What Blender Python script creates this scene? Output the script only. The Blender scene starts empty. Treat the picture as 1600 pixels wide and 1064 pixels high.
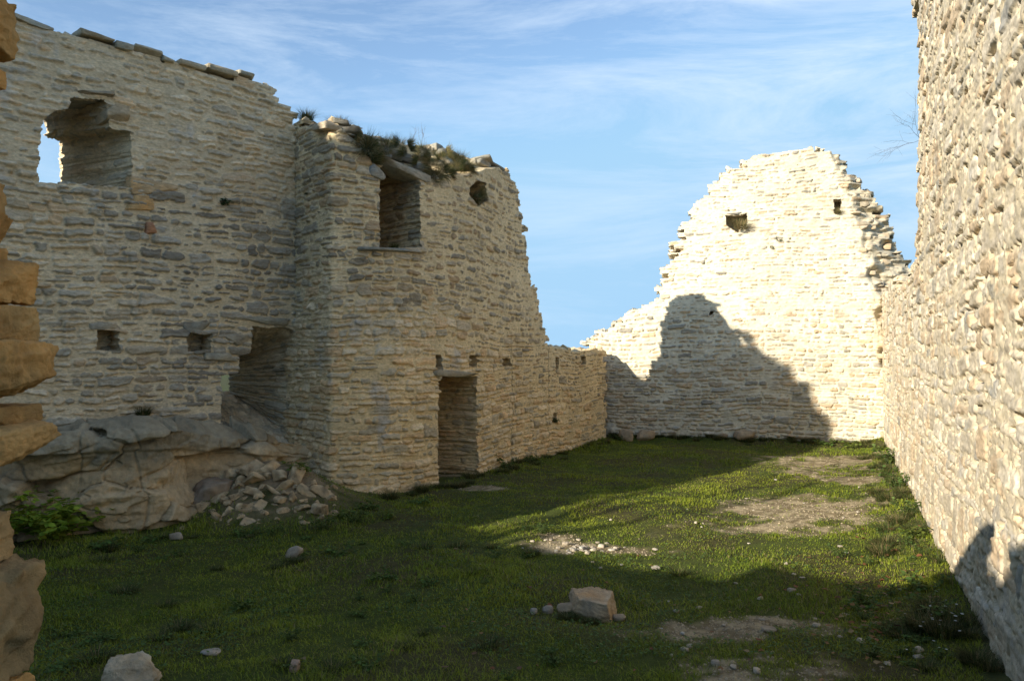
import bpy, math
import numpy as np
from mathutils import Vector

C = bpy.context.scene
# ------------------------------------------------------------------ camera
W0, H0, F0 = 1600.0, 1064.0, 1215.0
HZ = 560.0                       # photo row of the horizon
EYE = 2.0
cam_d = bpy.data.cameras.new('camera'); cam = bpy.data.objects.new('camera', cam_d)
C.collection.objects.link(cam); C.camera = cam
cam_d.sensor_width = 36.0; cam_d.lens = 36.0 * F0 / W0
cam_d.clip_start = 0.05; cam_d.clip_end = 20000
PITCH = math.atan((HZ - H0 / 2) / F0)
cam.location = (0, 0, EYE); cam.rotation_euler = (math.pi / 2 + PITCH, 0, 0)

# ------------------------------------------------------------------ sun and sky
EL = math.radians(17.7); TE = math.tan(EL)
SX, SY = 0.743, 0.669            # horizontal direction in which the light travels
sd = bpy.data.lights.new('sun', 'SUN'); sd.energy = 5.0; sd.angle = math.radians(0.5); sd.color = (1.0, 0.91, 0.76)
so = bpy.data.objects.new('sun', sd); C.collection.objects.link(so)
so.location = (-30, -27, 20)
so.rotation_euler = Vector((SX * math.cos(EL), SY * math.cos(EL), -math.sin(EL))).to_track_quat('-Z', 'Y').to_euler()

w = bpy.data.worlds.new('World'); C.world = w; w.use_nodes = True
nt = w.node_tree; N = nt.nodes; L = nt.links; N.clear()
out = N.new('ShaderNodeOutputWorld'); bg = N.new('ShaderNodeBackground'); bg.inputs[1].default_value = 0.14
sky = N.new('ShaderNodeTexSky'); sky.sky_type = 'NISHITA'; sky.sun_disc = False
sky.sun_elevation = EL; sky.sun_rotation = math.atan2(-SX, -SY); sky.altitude = 600
sky.air_density = 1.0; sky.dust_density = 0.35; sky.ozone_density = 1.6
tc = N.new('ShaderNodeTexCoord')
mp = N.new('ShaderNodeMapping'); mp.inputs['Scale'].default_value = (1.2, 2.4, 7.5); mp.inputs['Location'].default_value = (0.6, 1.3, 0.2); mp.inputs['Rotation'].default_value = (0.25, 0.30, 0.3)
n1 = N.new('ShaderNodeTexNoise'); n1.inputs['Scale'].default_value = 1.6; n1.inputs['Detail'].default_value = 9; n1.inputs['Roughness'].default_value = 0.68; n1.inputs['Distortion'].default_value = 0.5
r1 = N.new('ShaderNodeValToRGB'); r1.color_ramp.elements[0].position = 0.43; r1.color_ramp.elements[1].position = 0.72
n2 = N.new('ShaderNodeTexNoise'); n2.inputs['Scale'].default_value = 1.1; n2.inputs['Detail'].default_value = 3
r2 = N.new('ShaderNodeValToRGB'); r2.color_ramp.elements[0].position = 0.35; r2.color_ramp.elements[1].position = 0.7
mul = N.new('ShaderNodeMath'); mul.operation = 'MULTIPLY'
mul2 = N.new('ShaderNodeMath'); mul2.operation = 'MULTIPLY'; mul2.inputs[1].default_value = 0.95
mix = N.new('ShaderNodeMix'); mix.data_type = 'RGBA'; mix.inputs[7].default_value = (3.3, 3.95, 4.7, 1)
L.new(tc.outputs['Generated'], mp.inputs[0]); L.new(mp.outputs[0], n1.inputs[0]); L.new(n1.outputs[0], r1.inputs[0])
L.new(tc.outputs['Generated'], n2.inputs[0]); L.new(n2.outputs[0], r2.inputs[0])
L.new(r1.outputs[0], mul.inputs[0]); L.new(r2.outputs[0], mul.inputs[1]); L.new(mul.outputs[0], mul2.inputs[0])
sep = N.new('ShaderNodeSeparateColor'); com = N.new('ShaderNodeCombineColor'); L.new(sky.outputs[0], sep.inputs[0])
for i_, cap in enumerate((1.75, 2.9, 4.05)):        # the photograph's sky does not burn out at the horizon
    mn = N.new('ShaderNodeMath'); mn.operation = 'SMOOTH_MIN'; mn.inputs[1].default_value = cap; mn.inputs[2].default_value = 1.0
    L.new(sep.outputs[i_], mn.inputs[0]); L.new(mn.outputs[0], com.inputs[i_])
L.new(com.outputs[0], mix.inputs[6]); L.new(mul2.outputs[0], mix.inputs[0])
L.new(mix.outputs[2], bg.inputs[0]); L.new(bg.outputs[0], out.inputs[0])
C.view_settings.view_transform = 'Standard'; C.view_settings.look = 'None'
C.view_settings.exposure = 0.78; C.view_settings.gamma = 1.0
C.render.engine = 'CYCLES'

# ------------------------------------------------------------------ numeric helpers
rng = np.random.default_rng(7)
T2 = rng.random((256, 256)); T3 = rng.random((64, 64, 64))
def vn(x, y, s=0):
    """value noise -1..1"""
    x = np.asarray(x, float) + s * 17.31; y = np.asarray(y, float) + s * 9.73
    xi = np.floor(x).astype(int); yi = np.floor(y).astype(int); fx = x - xi; fy = y - yi
    fx = fx * fx * (3 - 2 * fx); fy = fy * fy * (3 - 2 * fy)
    a = T2[xi & 255, yi & 255]; b = T2[(xi + 1) & 255, yi & 255]; c = T2[xi & 255, (yi + 1) & 255]; d = T2[(xi + 1) & 255, (yi + 1) & 255]
    return ((a + (b - a) * fx) * (1 - fy) + (c + (d - c) * fx) * fy) * 2 - 1
def fb(x, y, o=4, s=0):
    r = 0; a = 0.5
    for k in range(o):
        r = r + a * vn(x * 2 ** k, y * 2 ** k, s + k * 3); a *= 0.5
    return r
def vn3(p, s=0):
    p = np.asarray(p, float) + s * 7.77
    i = np.floor(p).astype(int); f = p - i; f = f * f * (3 - 2 * f); r = 0
    for a in (0, 1):
        for b in (0, 1):
            for c in (0, 1):
                wt = (f[:, 0] if a else 1 - f[:, 0]) * (f[:, 1] if b else 1 - f[:, 1]) * (f[:, 2] if c else 1 - f[:, 2])
                r = r + wt * T3[(i[:, 0] + a) & 63, (i[:, 1] + b) & 63, (i[:, 2] + c) & 63]
    return r * 2 - 1
def fb3(p, o=4, s=0):
    r = 0; a = 0.5
    for k in range(o):
        r = r + a * vn3(p * 2 ** k, s + k * 3); a *= 0.5
    return r
def sst(a, b, x):
    t = np.clip((x - a) / (b - a), 0, 1); return t * t * (3 - 2 * t)
def inpoly(px, py, poly):
    r = np.zeros(px.shape, bool); n = len(poly)
    for i in range(n):
        x0, y0 = poly[i]; x1, y1 = poly[(i + 1) % n]
        if y0 == y1: continue
        c = ((y0 > py) != (y1 > py)) & (px < (x1 - x0) * (py - y0) / (y1 - y0) + x0)
        r ^= c
    return r
def at(px, py, Y):               # the point seen at a photo pixel, at depth Y
    return np.array([(px - 800) / F0 * Y, Y, EYE + (HZ - py) / F0 * Y])
def gp(px, py, z=0.0):           # the ground point seen at a photo pixel
    Y = (EYE - z) * F0 / (py - HZ); return np.array([(px - 800) / F0 * Y, Y, z])

# ------------------------------------------------------------------ materials
def mat(name, col=None, rough=0.95, attr=False, bump=0.0, bscale=60, var=0.25, vscale=8, trans=0.0, spec=0.2, bdist=0.01, zs=1.0):
    m = bpy.data.materials.new(name); m.use_nodes = True; t = m.node_tree; n = t.nodes; l = t.links
    b = n['Principled BSDF']; b.inputs['Roughness'].default_value = rough; b.inputs['Specular IOR Level'].default_value = spec
    tcn = n.new('ShaderNodeTexCoord')
    if attr:
        a = n.new('ShaderNodeAttribute'); a.attribute_name = 'col'; base = a.outputs['Color']
    else:
        a = n.new('ShaderNodeRGB'); a.outputs[0].default_value = (*col, 1); base = a.outputs[0]
    nz = n.new('ShaderNodeTexNoise'); nz.inputs['Scale'].default_value = vscale; nz.inputs['Detail'].default_value = 8; nz.inputs['Roughness'].default_value = 0.7
    mpn = n.new('ShaderNodeMapping'); mpn.inputs['Scale'].default_value = (1, 1, zs); l.new(tcn.outputs['Object'], mpn.inputs[0]); l.new(mpn.outputs[0], nz.inputs['Vector'])
    mr = n.new('ShaderNodeMapRange'); mr.inputs[1].default_value = 0.25; mr.inputs[2].default_value = 0.75
    mr.inputs[3].default_value = 1 - var; mr.inputs[4].default_value = 1 + var
    l.new(nz.outputs[0], mr.inputs[0])
    vm = n.new('ShaderNodeVectorMath'); vm.operation = 'SCALE'
    l.new(base, vm.inputs[0]); l.new(mr.outputs[0], vm.inputs['Scale']); l.new(vm.outputs[0], b.inputs['Base Color'])
    if bump:
        nb = n.new('ShaderNodeTexNoise'); nb.inputs['Scale'].default_value = bscale; nb.inputs['Detail'].default_value = 8; nb.inputs['Roughness'].default_value = 0.75
        l.new(mpn.outputs[0], nb.inputs['Vector'])
        bm = n.new('ShaderNodeBump'); bm.inputs['Strength'].default_value = bump; bm.inputs['Distance'].default_value = bdist
        l.new(nb.outputs[0], bm.inputs['Height']); l.new(bm.outputs[0], b.inputs['Normal'])
    if trans:
        o = n['Material Output']; tr = n.new('ShaderNodeBsdfTranslucent'); ms = n.new('ShaderNodeMixShader'); ms.inputs[0].default_value = trans
        l.new(vm.outputs[0], tr.inputs[0]); l.new(b.outputs[0], ms.inputs[1]); l.new(tr.outputs[0], ms.inputs[2]); l.new(ms.outputs[0], o.inputs[0])
    return m
M_STONE = mat('limestone', attr=True, bump=0.9, bscale=24, var=0.36, vscale=17, bdist=0.02, zs=2.4)
M_PALE = mat('pale_limestone', attr=True, bump=0.7, bscale=26, var=0.22, vscale=12, bdist=0.010, zs=1.5)
M_ROCK = mat('loose_rock', attr=True, bump=1.0, bscale=50, var=0.3, vscale=13, bdist=0.015)
M_SOIL = mat('soil', attr=True, bump=1.0, bscale=35, var=0.4, vscale=12, bdist=0.02)
M_LEAF = mat('foliage', attr=True, rough=0.7, var=0.15, vscale=20, trans=0.3, spec=0.3)
M_WOOD = mat('twig_bark', (0.13, 0.10, 0.08), bump=0.3, bscale=80)
M_PETAL = mat('petal', (0.75, 0.75, 0.7), trans=0.2)

# ------------------------------------------------------------------ mesh helpers
def link(name, me, parent=None):
    o = bpy.data.objects.new(name, me); C.collection.objects.link(o)
    if parent: o.parent = parent
    return o
def tag(o, label=None, cat=None, group=None, kind=None):
    if label: o['label'] = label
    if cat: o['category'] = cat
    if group: o['group'] = group
    if kind: o['kind'] = kind
    return o
def mesh(name, V, quads=None, tris=None, col=None, m=None, smooth=True):
    V = np.asarray(V, np.float32); me = bpy.data.meshes.new(name)
    quads = np.zeros((0, 4), int) if quads is None else np.asarray(quads).reshape(-1, 4)
    tris = np.zeros((0, 3), int) if tris is None else np.asarray(tris).reshape(-1, 3)
    nq, ntr = len(quads), len(tris)
    me.vertices.add(len(V)); me.vertices.foreach_set('co', V.ravel())
    me.loops.add(nq * 4 + ntr * 3); me.loops.foreach_set('vertex_index', np.concatenate([quads.ravel(), tris.ravel()]).astype(np.int32))
    me.polygons.add(nq + ntr)
    me.polygons.foreach_set('loop_start', np.concatenate([np.arange(nq) * 4, nq * 4 + np.arange(ntr) * 3]).astype(np.int32))
    me.polygons.foreach_set('use_smooth', np.full(nq + ntr, smooth))
    if col is not None:
        ca = me.color_attributes.new('col', 'FLOAT_COLOR', 'POINT')
        c4 = np.ones((len(V), 4), np.float32); c4[:, :3] = np.clip(col, 0.003, 0.95); ca.data.foreach_set('color', c4.ravel())
    me.update(calc_edges=True); me.validate()
    if m: me.materials.append(m)
    return me
class Acc:
    """collects pieces of one mesh"""
    def __init__(s): s.v = []; s.q = []; s.t = []; s.c = []; s.n = 0
    def add(s, V, q=None, t=None, c=None):
        V = np.asarray(V, float)
        s.v.append(V); s.c.append(np.broadcast_to(np.asarray(c, float), V.shape) if c is not None else np.full(V.shape, 0.4))
        if q is not None and len(q): s.q.append(np.asarray(q) + s.n)
        if t is not None and len(t): s.t.append(np.asarray(t) + s.n)
        s.n += len(V)
    def build(s, name, m, smooth=True):
        return mesh(name, np.concatenate(s.v), np.concatenate(s.q) if s.q else None, np.concatenate(s.t) if s.t else None, np.concatenate(s.c), m, smooth)

# ------------------------------------------------------------------ palette of the stones
def palette(r, grey=0.3, ochre=0.15, bright=1.0):
    """r: (n,3) random per stone -> colour"""
    beige = np.array([0.40, 0.335, 0.24]); gr = np.array([0.27, 0.255, 0.215]); oc = np.array([0.40, 0.285, 0.165]); pale = np.array([0.52, 0.46, 0.36])
    c = beige + (pale - beige) * r[:, 1:2]
    g = (r[:, 0] < grey)[:, None]; c = np.where(g, gr * (0.75 + 0.5 * r[:, 1:2]), c)
    o = (r[:, 0] > 1 - ochre)[:, None]; c = np.where(o, oc * (0.8 + 0.4 * r[:, 1:2]) + 0.03, c)
    c = c * (0.84 + 0.32 * r[:, 2:3]); return (c * 0.72 + np.array([0.37, 0.32, 0.235]) * 0.28) * bright

class Masonry:
    def __init__(s, seed, hr=(0.07, 0.15), wr=(0.16, 0.5), relief=0.035, mortar=0.012, grey=0.3, ochre=0.15, bright=1.0,
                 mcol=(0.46, 0.40, 0.295), um=(-2, 24), vm=(-3, 12), big=0.2, rough=1.0, warp=1.0, zone=None, tint=None, ins=None, tk=1.0):
        s.__dict__.update(locals()); g = np.random.default_rng(seed); s.seed = seed
        vb = [vm[0]]
        while vb[-1] < vm[1]: vb.append(vb[-1] + g.uniform(*hr) * (1.25 if g.random() < 0.12 else 1))
        if len(vb) % 2 == 0: vb.append(vb[-1] + hr[1])
        s.vb = np.array(vb); nc = len(vb) - 1; s.BIG = 100.0
        keys = []; bigf = []; pair = []
        for c in range(0, nc, 2):
            rows = [[], []]; u = um[0]
            while u < um[1]:
                if g.random() < big:
                    for k in (0, 1): rows[k].append((u, 1))
                    u += g.uniform(wr[0] * 1.1, wr[1] * 1.1)
                else:
                    end = u + g.uniform(0.5, 1.6)
                    for k in (0, 1):
                        x = u
                        while x < end - wr[0] * 0.6:
                            rows[k].append((x, 0)); x += wr[0] + (wr[1] - wr[0]) * g.random() ** 1.4
                    u = end
            for k in (0, 1):
                for x, b in rows[k]: keys.append((c + k) * s.BIG + x); bigf.append(b)
        s.keys = np.array(keys); s.bigf = np.array(bigf)
        n = len(keys); s.n = n; s.R = g.random((2 * n + 2, 12))
        s.C = palette(s.R[:, :3], grey, ochre, bright)
    def ev(s, u, v, full=True):
        u = np.asarray(u, float); v = np.asarray(v, float); sd = s.seed; wp = s.warp
        du = 0.035 * vn(u * 2.1, v * 6, sd) + 0.02 * vn(u * 7, v * 16, sd + 5)
        dv = wp * (0.07 * vn(u * 0.6, v * 0.5, sd + 1) + 0.020 * vn(u * 2.3, v * 1.6, sd + 2) + 0.008 * vn(u * 5, v * 4, sd + 30)) + 0.007 * vn(u * 9, v * 9, sd + 3)
        uu = u + du; vv = v + dv
        ci = np.clip(np.searchsorted(s.vb, vv, side='right') - 1, 0, len(s.vb) - 2)
        k = ci * s.BIG + np.clip(uu, s.um[0] + 0.001, s.um[1])
        ix = np.clip(np.searchsorted(s.keys, k, side='right') - 1, 0, s.n - 1)
        u0 = s.keys[ix] - ci * s.BIG; nx = np.clip(ix + 1, 0, s.n - 1); u1 = s.keys[nx] - ci * s.BIG
        u1 = np.where(u1 > u0 + 3, s.um[1], u1)
        v0 = s.vb[ci]; v1 = s.vb[ci + 1]; idn = ix.copy()
        bg_ = s.bigf[ix] == 1
        lo = bg_ & (ci % 2 == 0); hi = bg_ & (ci % 2 == 1)
        v1 = np.where(lo, s.vb[np.clip(ci + 2, 0, len(s.vb) - 1)], v1)
        v0 = np.where(hi, s.vb[np.clip(ci - 1, 0, None)], v0)
        # the upper half of a tall stone takes the id of its lower half
        k2 = (ci - 1) * s.BIG + u0 + 1e-4; j2 = np.clip(np.searchsorted(s.keys, k2, side='right') - 1, 0, s.n - 1)
        idn = np.where(hi, j2, idn)
        # thin bedded stones: split some
        R = s.R; sp = (~bg_) & (R[idn, 3] > 0.72) & ((v1 - v0) > 0.1)
        mid = v0 + (v1 - v0) * (0.36 + 0.28 * R[idn, 4]); up = sp & (vv > mid)
        v1 = np.where(sp & ~up, mid, v1); v0 = np.where(up, mid, v0); idn = np.where(up, idn + s.n, idn)
        hh_ = v1 - v0; ww_ = u1 - u0; Rs = R[idn]       # every stone is cut a little short of its place on each side, and slanted
        sl = (Rs[..., 8] - 0.5) * 0.10 * (uu - (u0 + u1) / 2); sl2 = (Rs[..., 9] - 0.5) * 0.5 * (vv - (v0 + v1) / 2)
        ik = s.ins(u, v) if s.ins else 0.6
        dx = np.minimum(uu - u0 - ik * 0.035 * Rs[..., 8] ** 2 - sl2, u1 - uu - ik * 0.035 * Rs[..., 9] ** 2 - sl2)
        dy = np.minimum(vv - v0 - ik * 0.30 * hh_ * Rs[..., 10] ** 2 + sl, v1 - vv - ik * 0.34 * hh_ * Rs[..., 11] ** 2 + sl)
        r = np.minimum(0.05, (v1 - v0) * 0.45)
        qx = r - dx; qy = r - dy
        d = np.where((qx > 0) & (qy > 0), r - np.hypot(qx, qy), np.minimum(dx, dy))
        d = d + 0.014 * vn(u * 5, v * 11, sd + 31) + 0.013 * vn(u * 14, v * 24, sd + 7) + 0.008 * vn(u * 40, v * 60, sd + 8)
        cu = (u0 + u1) / 2 - du; cv = (v0 + v1) / 2 - dv
        Rr = R[idn]
        mz = s.zone(u, v) if s.zone else 0.0      # extra mortar in some parts of a wall
        j = 0.004 + 0.016 * Rr[:, 5] if u.ndim == 1 else 0.004 + 0.016 * Rr[..., 5]
        R6 = Rr[..., 6]; R7 = Rr[..., 7]; R4 = Rr[..., 4]
        rel = s.relief * (0.25 + 1.2 * R6 * R6)
        st = rel * sst(0, 0.018, d - j) - 0.042 * (1 - sst(-0.010, 0.008, d - j))
        tilt = s.tk * ((vv - (v0 + v1) / 2) * (R7 - 0.75) * 0.5 + (uu - (u0 + u1) / 2) * (R4 - 0.5) * 0.12)
        stra = s.rough * (0.006 * vn(u * 3.5, v * 38 + 3 * R4, sd + 9) + 0.018 * fb(u * 8, v * 15, 4, sd + 10) + 0.005 * vn(u * 60, v * 80, sd + 4) + 0.035 * (0.22 - np.abs(fb(u * 5 + 7 * R4, v * 11, 4, sd + 32))))
        st = st + tilt + stra * sst(-0.01, 0.03, d)
        mo = s.mortar + 0.022 * fb(u * 6, v * 10, 5, sd + 12) + 0.007 * vn(u * 0.9, v * 1.1, sd + 13) + 0.007 * vn(u * 3, v * 4, sd + 14) + mz
        h = np.maximum(st, mo - 0.010)
        hh = np.clip(0.5 + (st - mo) / 0.016, 0, 1); 
        h = np.where(np.abs(st - mo) < 0.008, mo - 0.002 + (st - mo + 0.008) * 0.5, np.where(st > mo, st, mo - 0.002))
        if not full: return h, cu, cv
        col = s.C[idn]
        strk = (1 + 0.16 * vn(u * 5, v * 50, sd + 15) + 0.16 * fb(u * 14, v * 22, 3, sd + 16))[..., None]
        mc = np.array(s.mcol) * (1 + 0.18 * fb(u * 3, v * 3, 4, sd + 17) + 0.08 * vn(u * 40, v * 50, sd + 18))[..., None]
        f = sst(0.1, 0.9, hh)[..., None]
        # a wash of lime on many stones
        lime = sst(0.15, 0.55, fb(u * 1.3, v * 0.9, 4, sd + 19) + 0.25 * vn(u * 9, v * 14, sd + 20))[..., None] * 0.5
        col = col * strk; col = col * (1 - lime) + (col * 0.55 + np.array([0.24, 0.215, 0.17])) * lime
        c = mc * (1 - f) + col * f
        c = c * (1 + 0.13 * fb(u * 0.5, v * 0.45, 3, sd + 21))[..., None]
        if s.tint: c = s.tint(u, v, c, f)
        return h, c, cu, cv

class Path:
    """plan line of a wall; side=+1: the courtyard is to the right of the direction of travel"""
    def __init__(s, pts, smooth=0, keep=(), side=1):
        P = [np.array(p, float) for p in pts]; keep = set(keep)
        flags = [i in keep for i in range(len(P))]
        for _ in range(smooth):
            Q = [P[0]]; Fg = [True]
            for i in range(1, len(P) - 1):
                if flags[i]: Q.append(P[i]); Fg.append(True)
                else: Q += [P[i] * 0.75 + P[i - 1] * 0.25, P[i] * 0.75 + P[i + 1] * 0.25]; Fg += [False, False]
            Q.append(P[-1]); Fg.append(True); P, flags = Q, Fg
        P = np.array(P); s.P = P; s.s = np.concatenate([[0], np.cumsum(np.hypot(*(P[1:] - P[:-1]).T))]); s.len = s.s[-1]; s.side = side
    def pos(s, u):
        x = np.interp(u, s.s, s.P[:, 0]); y = np.interp(u, s.s, s.P[:, 1])
        d0 = (s.P[1] - s.P[0]) / max(1e-9, s.s[1]); d1 = (s.P[-1] - s.P[-2]) / max(1e-9, s.s[-1] - s.s[-2])
        a = np.minimum(u, 0); b = np.maximum(u - s.len, 0)
        return x + a * d0[0] + b * d1[0], y + a * d0[1] + b * d1[1]
    def nrm(s, u, e=0.06):
        x0, y0 = s.pos(u - e); x1, y1 = s.pos(u + e); dx, dy = x1 - x0, y1 - y0; l = np.hypot(dx, dy) + 1e-9
        return s.side * dy / l, -s.side * dx / l
    def uv(s, px, py):
        """wall coordinates of what a photo pixel shows"""
        k = (px - 800) / F0; X, Y = s.P[:, 0], s.P[:, 1]; g = X - k * Y; best = None
        for i in range(len(X) - 1):
            lo = -1e9 if i == 0 else 0; hi = 1e9 if i == len(X) - 2 else 1
            den = g[i] - g[i + 1]
            if abs(den) < 1e-9: continue
            t = g[i] / den
            if lo <= t <= hi:
                y = Y[i] + t * (Y[i + 1] - Y[i])
                if y > 0.2 and (best is None or y < best[1]): best = (s.s[i] + t * (s.s[i + 1] - s.s[i]), y)
        if best is None: raise ValueError((px, py))
        return best[0], EYE + (HZ - py) / F0 * best[1]

def blur(M, n):
    M = M.astype(float)
    for _ in range(n):
        P = np.pad(M, 1, mode='edge'); M = (P[:-2, 1:-1] + P[2:, 1:-1] + P[1:-1, :-2] + P[1:-1, 2:] + P[1:-1, 1:-1]) / 5
    return M

def build_wall(acc, path, fld, outline, u0, u1, v0, v1, res, thick, openings=(), back=None, backw=True, exact=False, rimstep=0.03):
    """outline/openings in (u,v). opening: dict(poly, depth(None: right through), rise, drop)"""
    nu = int((u1 - u0) / res); nv = int((v1 - v0) / res)
    ug = u0 + np.arange(nu + 1) * res; vg = v0 + np.arange(nv + 1) * res
    UU, VV = np.meshgrid(ug, vg, indexing='ij')
    uc, vc = np.meshgrid(ug[:-1] + res / 2, vg[:-1] + res / 2, indexing='ij')
    _, cu, cv = fld.ev(uc, vc, full=False)
    Mk = inpoly(uc if exact else cu, vc if exact else cv, outline)
    oid = np.zeros((nu, nv), int)
    wu = uc + 0.014 * vn(uc * 4, vc * 9, 61) + 0.012 * vn(uc * 11, vc * 25, 62); wv = vc + 0.018 * vn(uc * 5, vc * 4, 63)
    for i, op in enumerate(openings):
        ins = inpoly(wu, wv, op['poly']) & Mk
        Mk &= ~ins; oid[ins] = i + 1
    h, col, _, _ = fld.ev(UU, VV)
    bo = back(UU, VV) if back is not None else 0.0
    x, y = path.pos(UU); nx, ny = path.nrm(UU)
    hh = h - bo
    front = np.stack([x + nx * hh, y + ny * hh, VV], -1)
    NN = np.stack([nx, ny, np.zeros_like(nx)], -1); TT = np.stack([-ny * path.side, nx * path.side, np.zeros_like(nx)], -1)
    gi = lambda i, j: i * (nv + 1) + j
    def sheet(mask, P, cc):
        I, J = np.nonzero(mask)
        if not len(I): return
        q = np.stack([gi(I, J), gi(I + 1, J), gi(I + 1, J + 1), gi(I, J + 1)], 1)
        if path.side < 0: q = q[:, ::-1]
        un, inv = np.unique(q, return_inverse=True)
        acc.add(P.reshape(-1, 3)[un], inv.reshape(-1, 4), None, cc.reshape(-1, 3)[un])
    sheet(Mk, front, col)
    # blind openings get a back
    for i, op in enumerate(openings):
        if op.get('depth', -1) > 0:
            k_ = oid == i + 1; kd_ = blur(k_, 10) > 0; nm_ = NN[:-1, :-1][k_].mean(0); nm_ /= np.linalg.norm(nm_); op['n'] = nm_
            sheet(kd_, front - nm_ * op['depth'], col)
    # back of the wall, coarse
    if backw:
        st = 6; solid = Mk.copy()
        for i, op in enumerate(openings):
            if 0 < op.get('depth', -1) < thick: solid |= oid == i + 1
        a, b = nu // st, nv // st
        S = solid[:a * st, :b * st].reshape(a, st, b, st).mean((1, 3)) > (0.5 if not len(openings) else 0.99)
        for i, op in enumerate(openings):      # the tunnels of the deep openings pass behind the thin back face
            if abs(op.get('depth', 9)) > thick:
                pu = [p[0] for p in op['poly']]; pv = [p[1] for p in op['poly']]
                S[max(0, int((min(pu) - .05 - u0) / res / st)):int((max(pu) + .5 - u0) / res / st) + 1, max(0, int((min(pv) - .05 - v0) / res / st)):int((max(pv) + .05 - v0) / res / st) + 1] = False
        P = (np.stack([x, y, VV], -1) - NN * thick)[::st, ::st][:a + 1, :b + 1]; cc = col[::st, ::st][:a + 1, :b + 1]
        I, J = np.nonzero(S); g2 = lambda i, j: i * (b + 1) + j
        q = np.stack([g2(I, J), g2(I, J + 1), g2(I + 1, J + 1), g2(I + 1, J)], 1)
        if path.side < 0: q = q[:, ::-1]
        if len(q): acc.add(P.reshape(-1, 3), q, None, cc.reshape(-1, 3))
    # rims
    Bp = blur(np.pad(Mk, 1), 5)
    Bv = (Bp[:-1, :-1] + Bp[1:, :-1] + Bp[:-1, 1:] + Bp[1:, 1:]) / 4      # at vertices
    gu, gv = np.gradient(Bv); gl = np.hypot(gu, gv) + 1e-6; enu, env = -gu / gl, -gv / gl   # away from the solid
    Mp = np.pad(Mk, 1); Op = np.pad(oid, 1)
    edges = []     # (va, vb, opening id)
    A, B = Mp[:-1, 1:-1], Mp[1:, 1:-1]; I, J = np.nonzero(A != B)          # vertical edges at grid line i
    o = np.where(A[I, J], Op[1:, 1:-1][I, J], Op[:-1, 1:-1][I, J]); sgn = A[I, J]
    edges.append((np.where(sgn, gi(I, J), gi(I, J + 1)), np.where(sgn, gi(I, J + 1), gi(I, J)), o))
    A, B = Mp[1:-1, :-1], Mp[1:-1, 1:]; I, J = np.nonzero(A != B)
    o = np.where(A[I, J], Op[1:-1, 1:][I, J], Op[1:-1, :-1][I, J]); sgn = A[I, J]
    edges.append((np.where(sgn, gi(I + 1, J), gi(I, J)), np.where(sgn, gi(I, J), gi(I + 1, J)), o))
    va = np.concatenate([e[0] for e in edges]); vb = np.concatenate([e[1] for e in edges]); oo = np.concatenate([e[2] for e in edges])
    for i in range(len(openings) + 1):
        s_ = oo == i
        if not s_.any(): continue
        op = openings[i - 1] if i else {}
        D = abs(op.get('depth') or thick) if i else thick
        a_, b_ = va[s_], vb[s_]; un, inv = np.unique(np.concatenate([a_, b_]), return_inverse=True); ia = inv[:len(a_)]; ib = inv[len(a_):]
        K = max(2, int(D / rimstep)); ks = np.linspace(0, 1, K + 1) ** 1.0 * D; n = len(un)
        U = UU.ravel()[un]; Vv = VV.ravel()[un]; eu = enu.ravel()[un]; ev_ = env.ravel()[un]
        F = front.reshape(-1, 3)[un]; Nn = NN.reshape(-1, 3)[un]; Tt = TT.reshape(-1, 3)[un]; c0 = col.reshape(-1, 3)[un]
        if i and 'n' in op: Nn = np.broadcast_to(op['n'], Nn.shape)
        Vs = []; Cs = []
        zt = None
        if i and (op.get('rise') or op.get('drop')):
            z0_, z1_ = Vv.min(), Vv.max(); zt = (Vv - z0_) / (z1_ - z0_)
        side = np.abs(eu) > np.abs(ev_)
        for kk, dd in enumerate(ks):
            fu = np.where(side, dd + 0.7, U); fv = np.where(side, Vv, dd * 1.0 + 5.3 + 0.3 * Vv)
            h_, c_, _, _ = fld.ev(fu, fv)
            ramp = min(1, dd / 0.06)
            off = (h_ * (1.1 if not i else .9) - 0.01 + ((0.03 if not i else 0.008) * vn(U * 5 + dd * 6, Vv * 6, 40))) * ramp
            P = F - Nn * dd + Tt * (eu * off)[:, None]; P[:, 2] += ev_ * off
            if zt is not None: P[:, 2] += dd * (op.get('rise', 0) * (1 - zt) ** 3 - op.get('drop', 0) * zt ** 3)
            if i and op.get('splay'):
                wu_ = (U - U.min()) / (U.max() - U.min()); P -= Tt * (dd * op["splay"] * wu_)[:, None]
            if not i:      # ragged head: the core of the wall sags irregularly behind its face
                P[:, 2] += np.where(ev_ > 0.3, ramp * (0.07 * vn(U * 3, dd * 3 + Vv, 44) + 0.04 * vn(U * 9, dd * 9, 45)), 0)
            Vs.append(P); Cs.append(c0 * (1 - ramp) + c_ * ramp)
        q = []
        for kk in range(K):
            q.append(np.stack([kk * n + ia, (kk + 1) * n + ia, (kk + 1) * n + ib, kk * n + ib], 1))
        q = np.concatenate(q)
        if path.side < 0: q = q[:, ::-1]
        acc.add(np.concatenate(Vs), q, None, np.concatenate(Cs))

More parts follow.
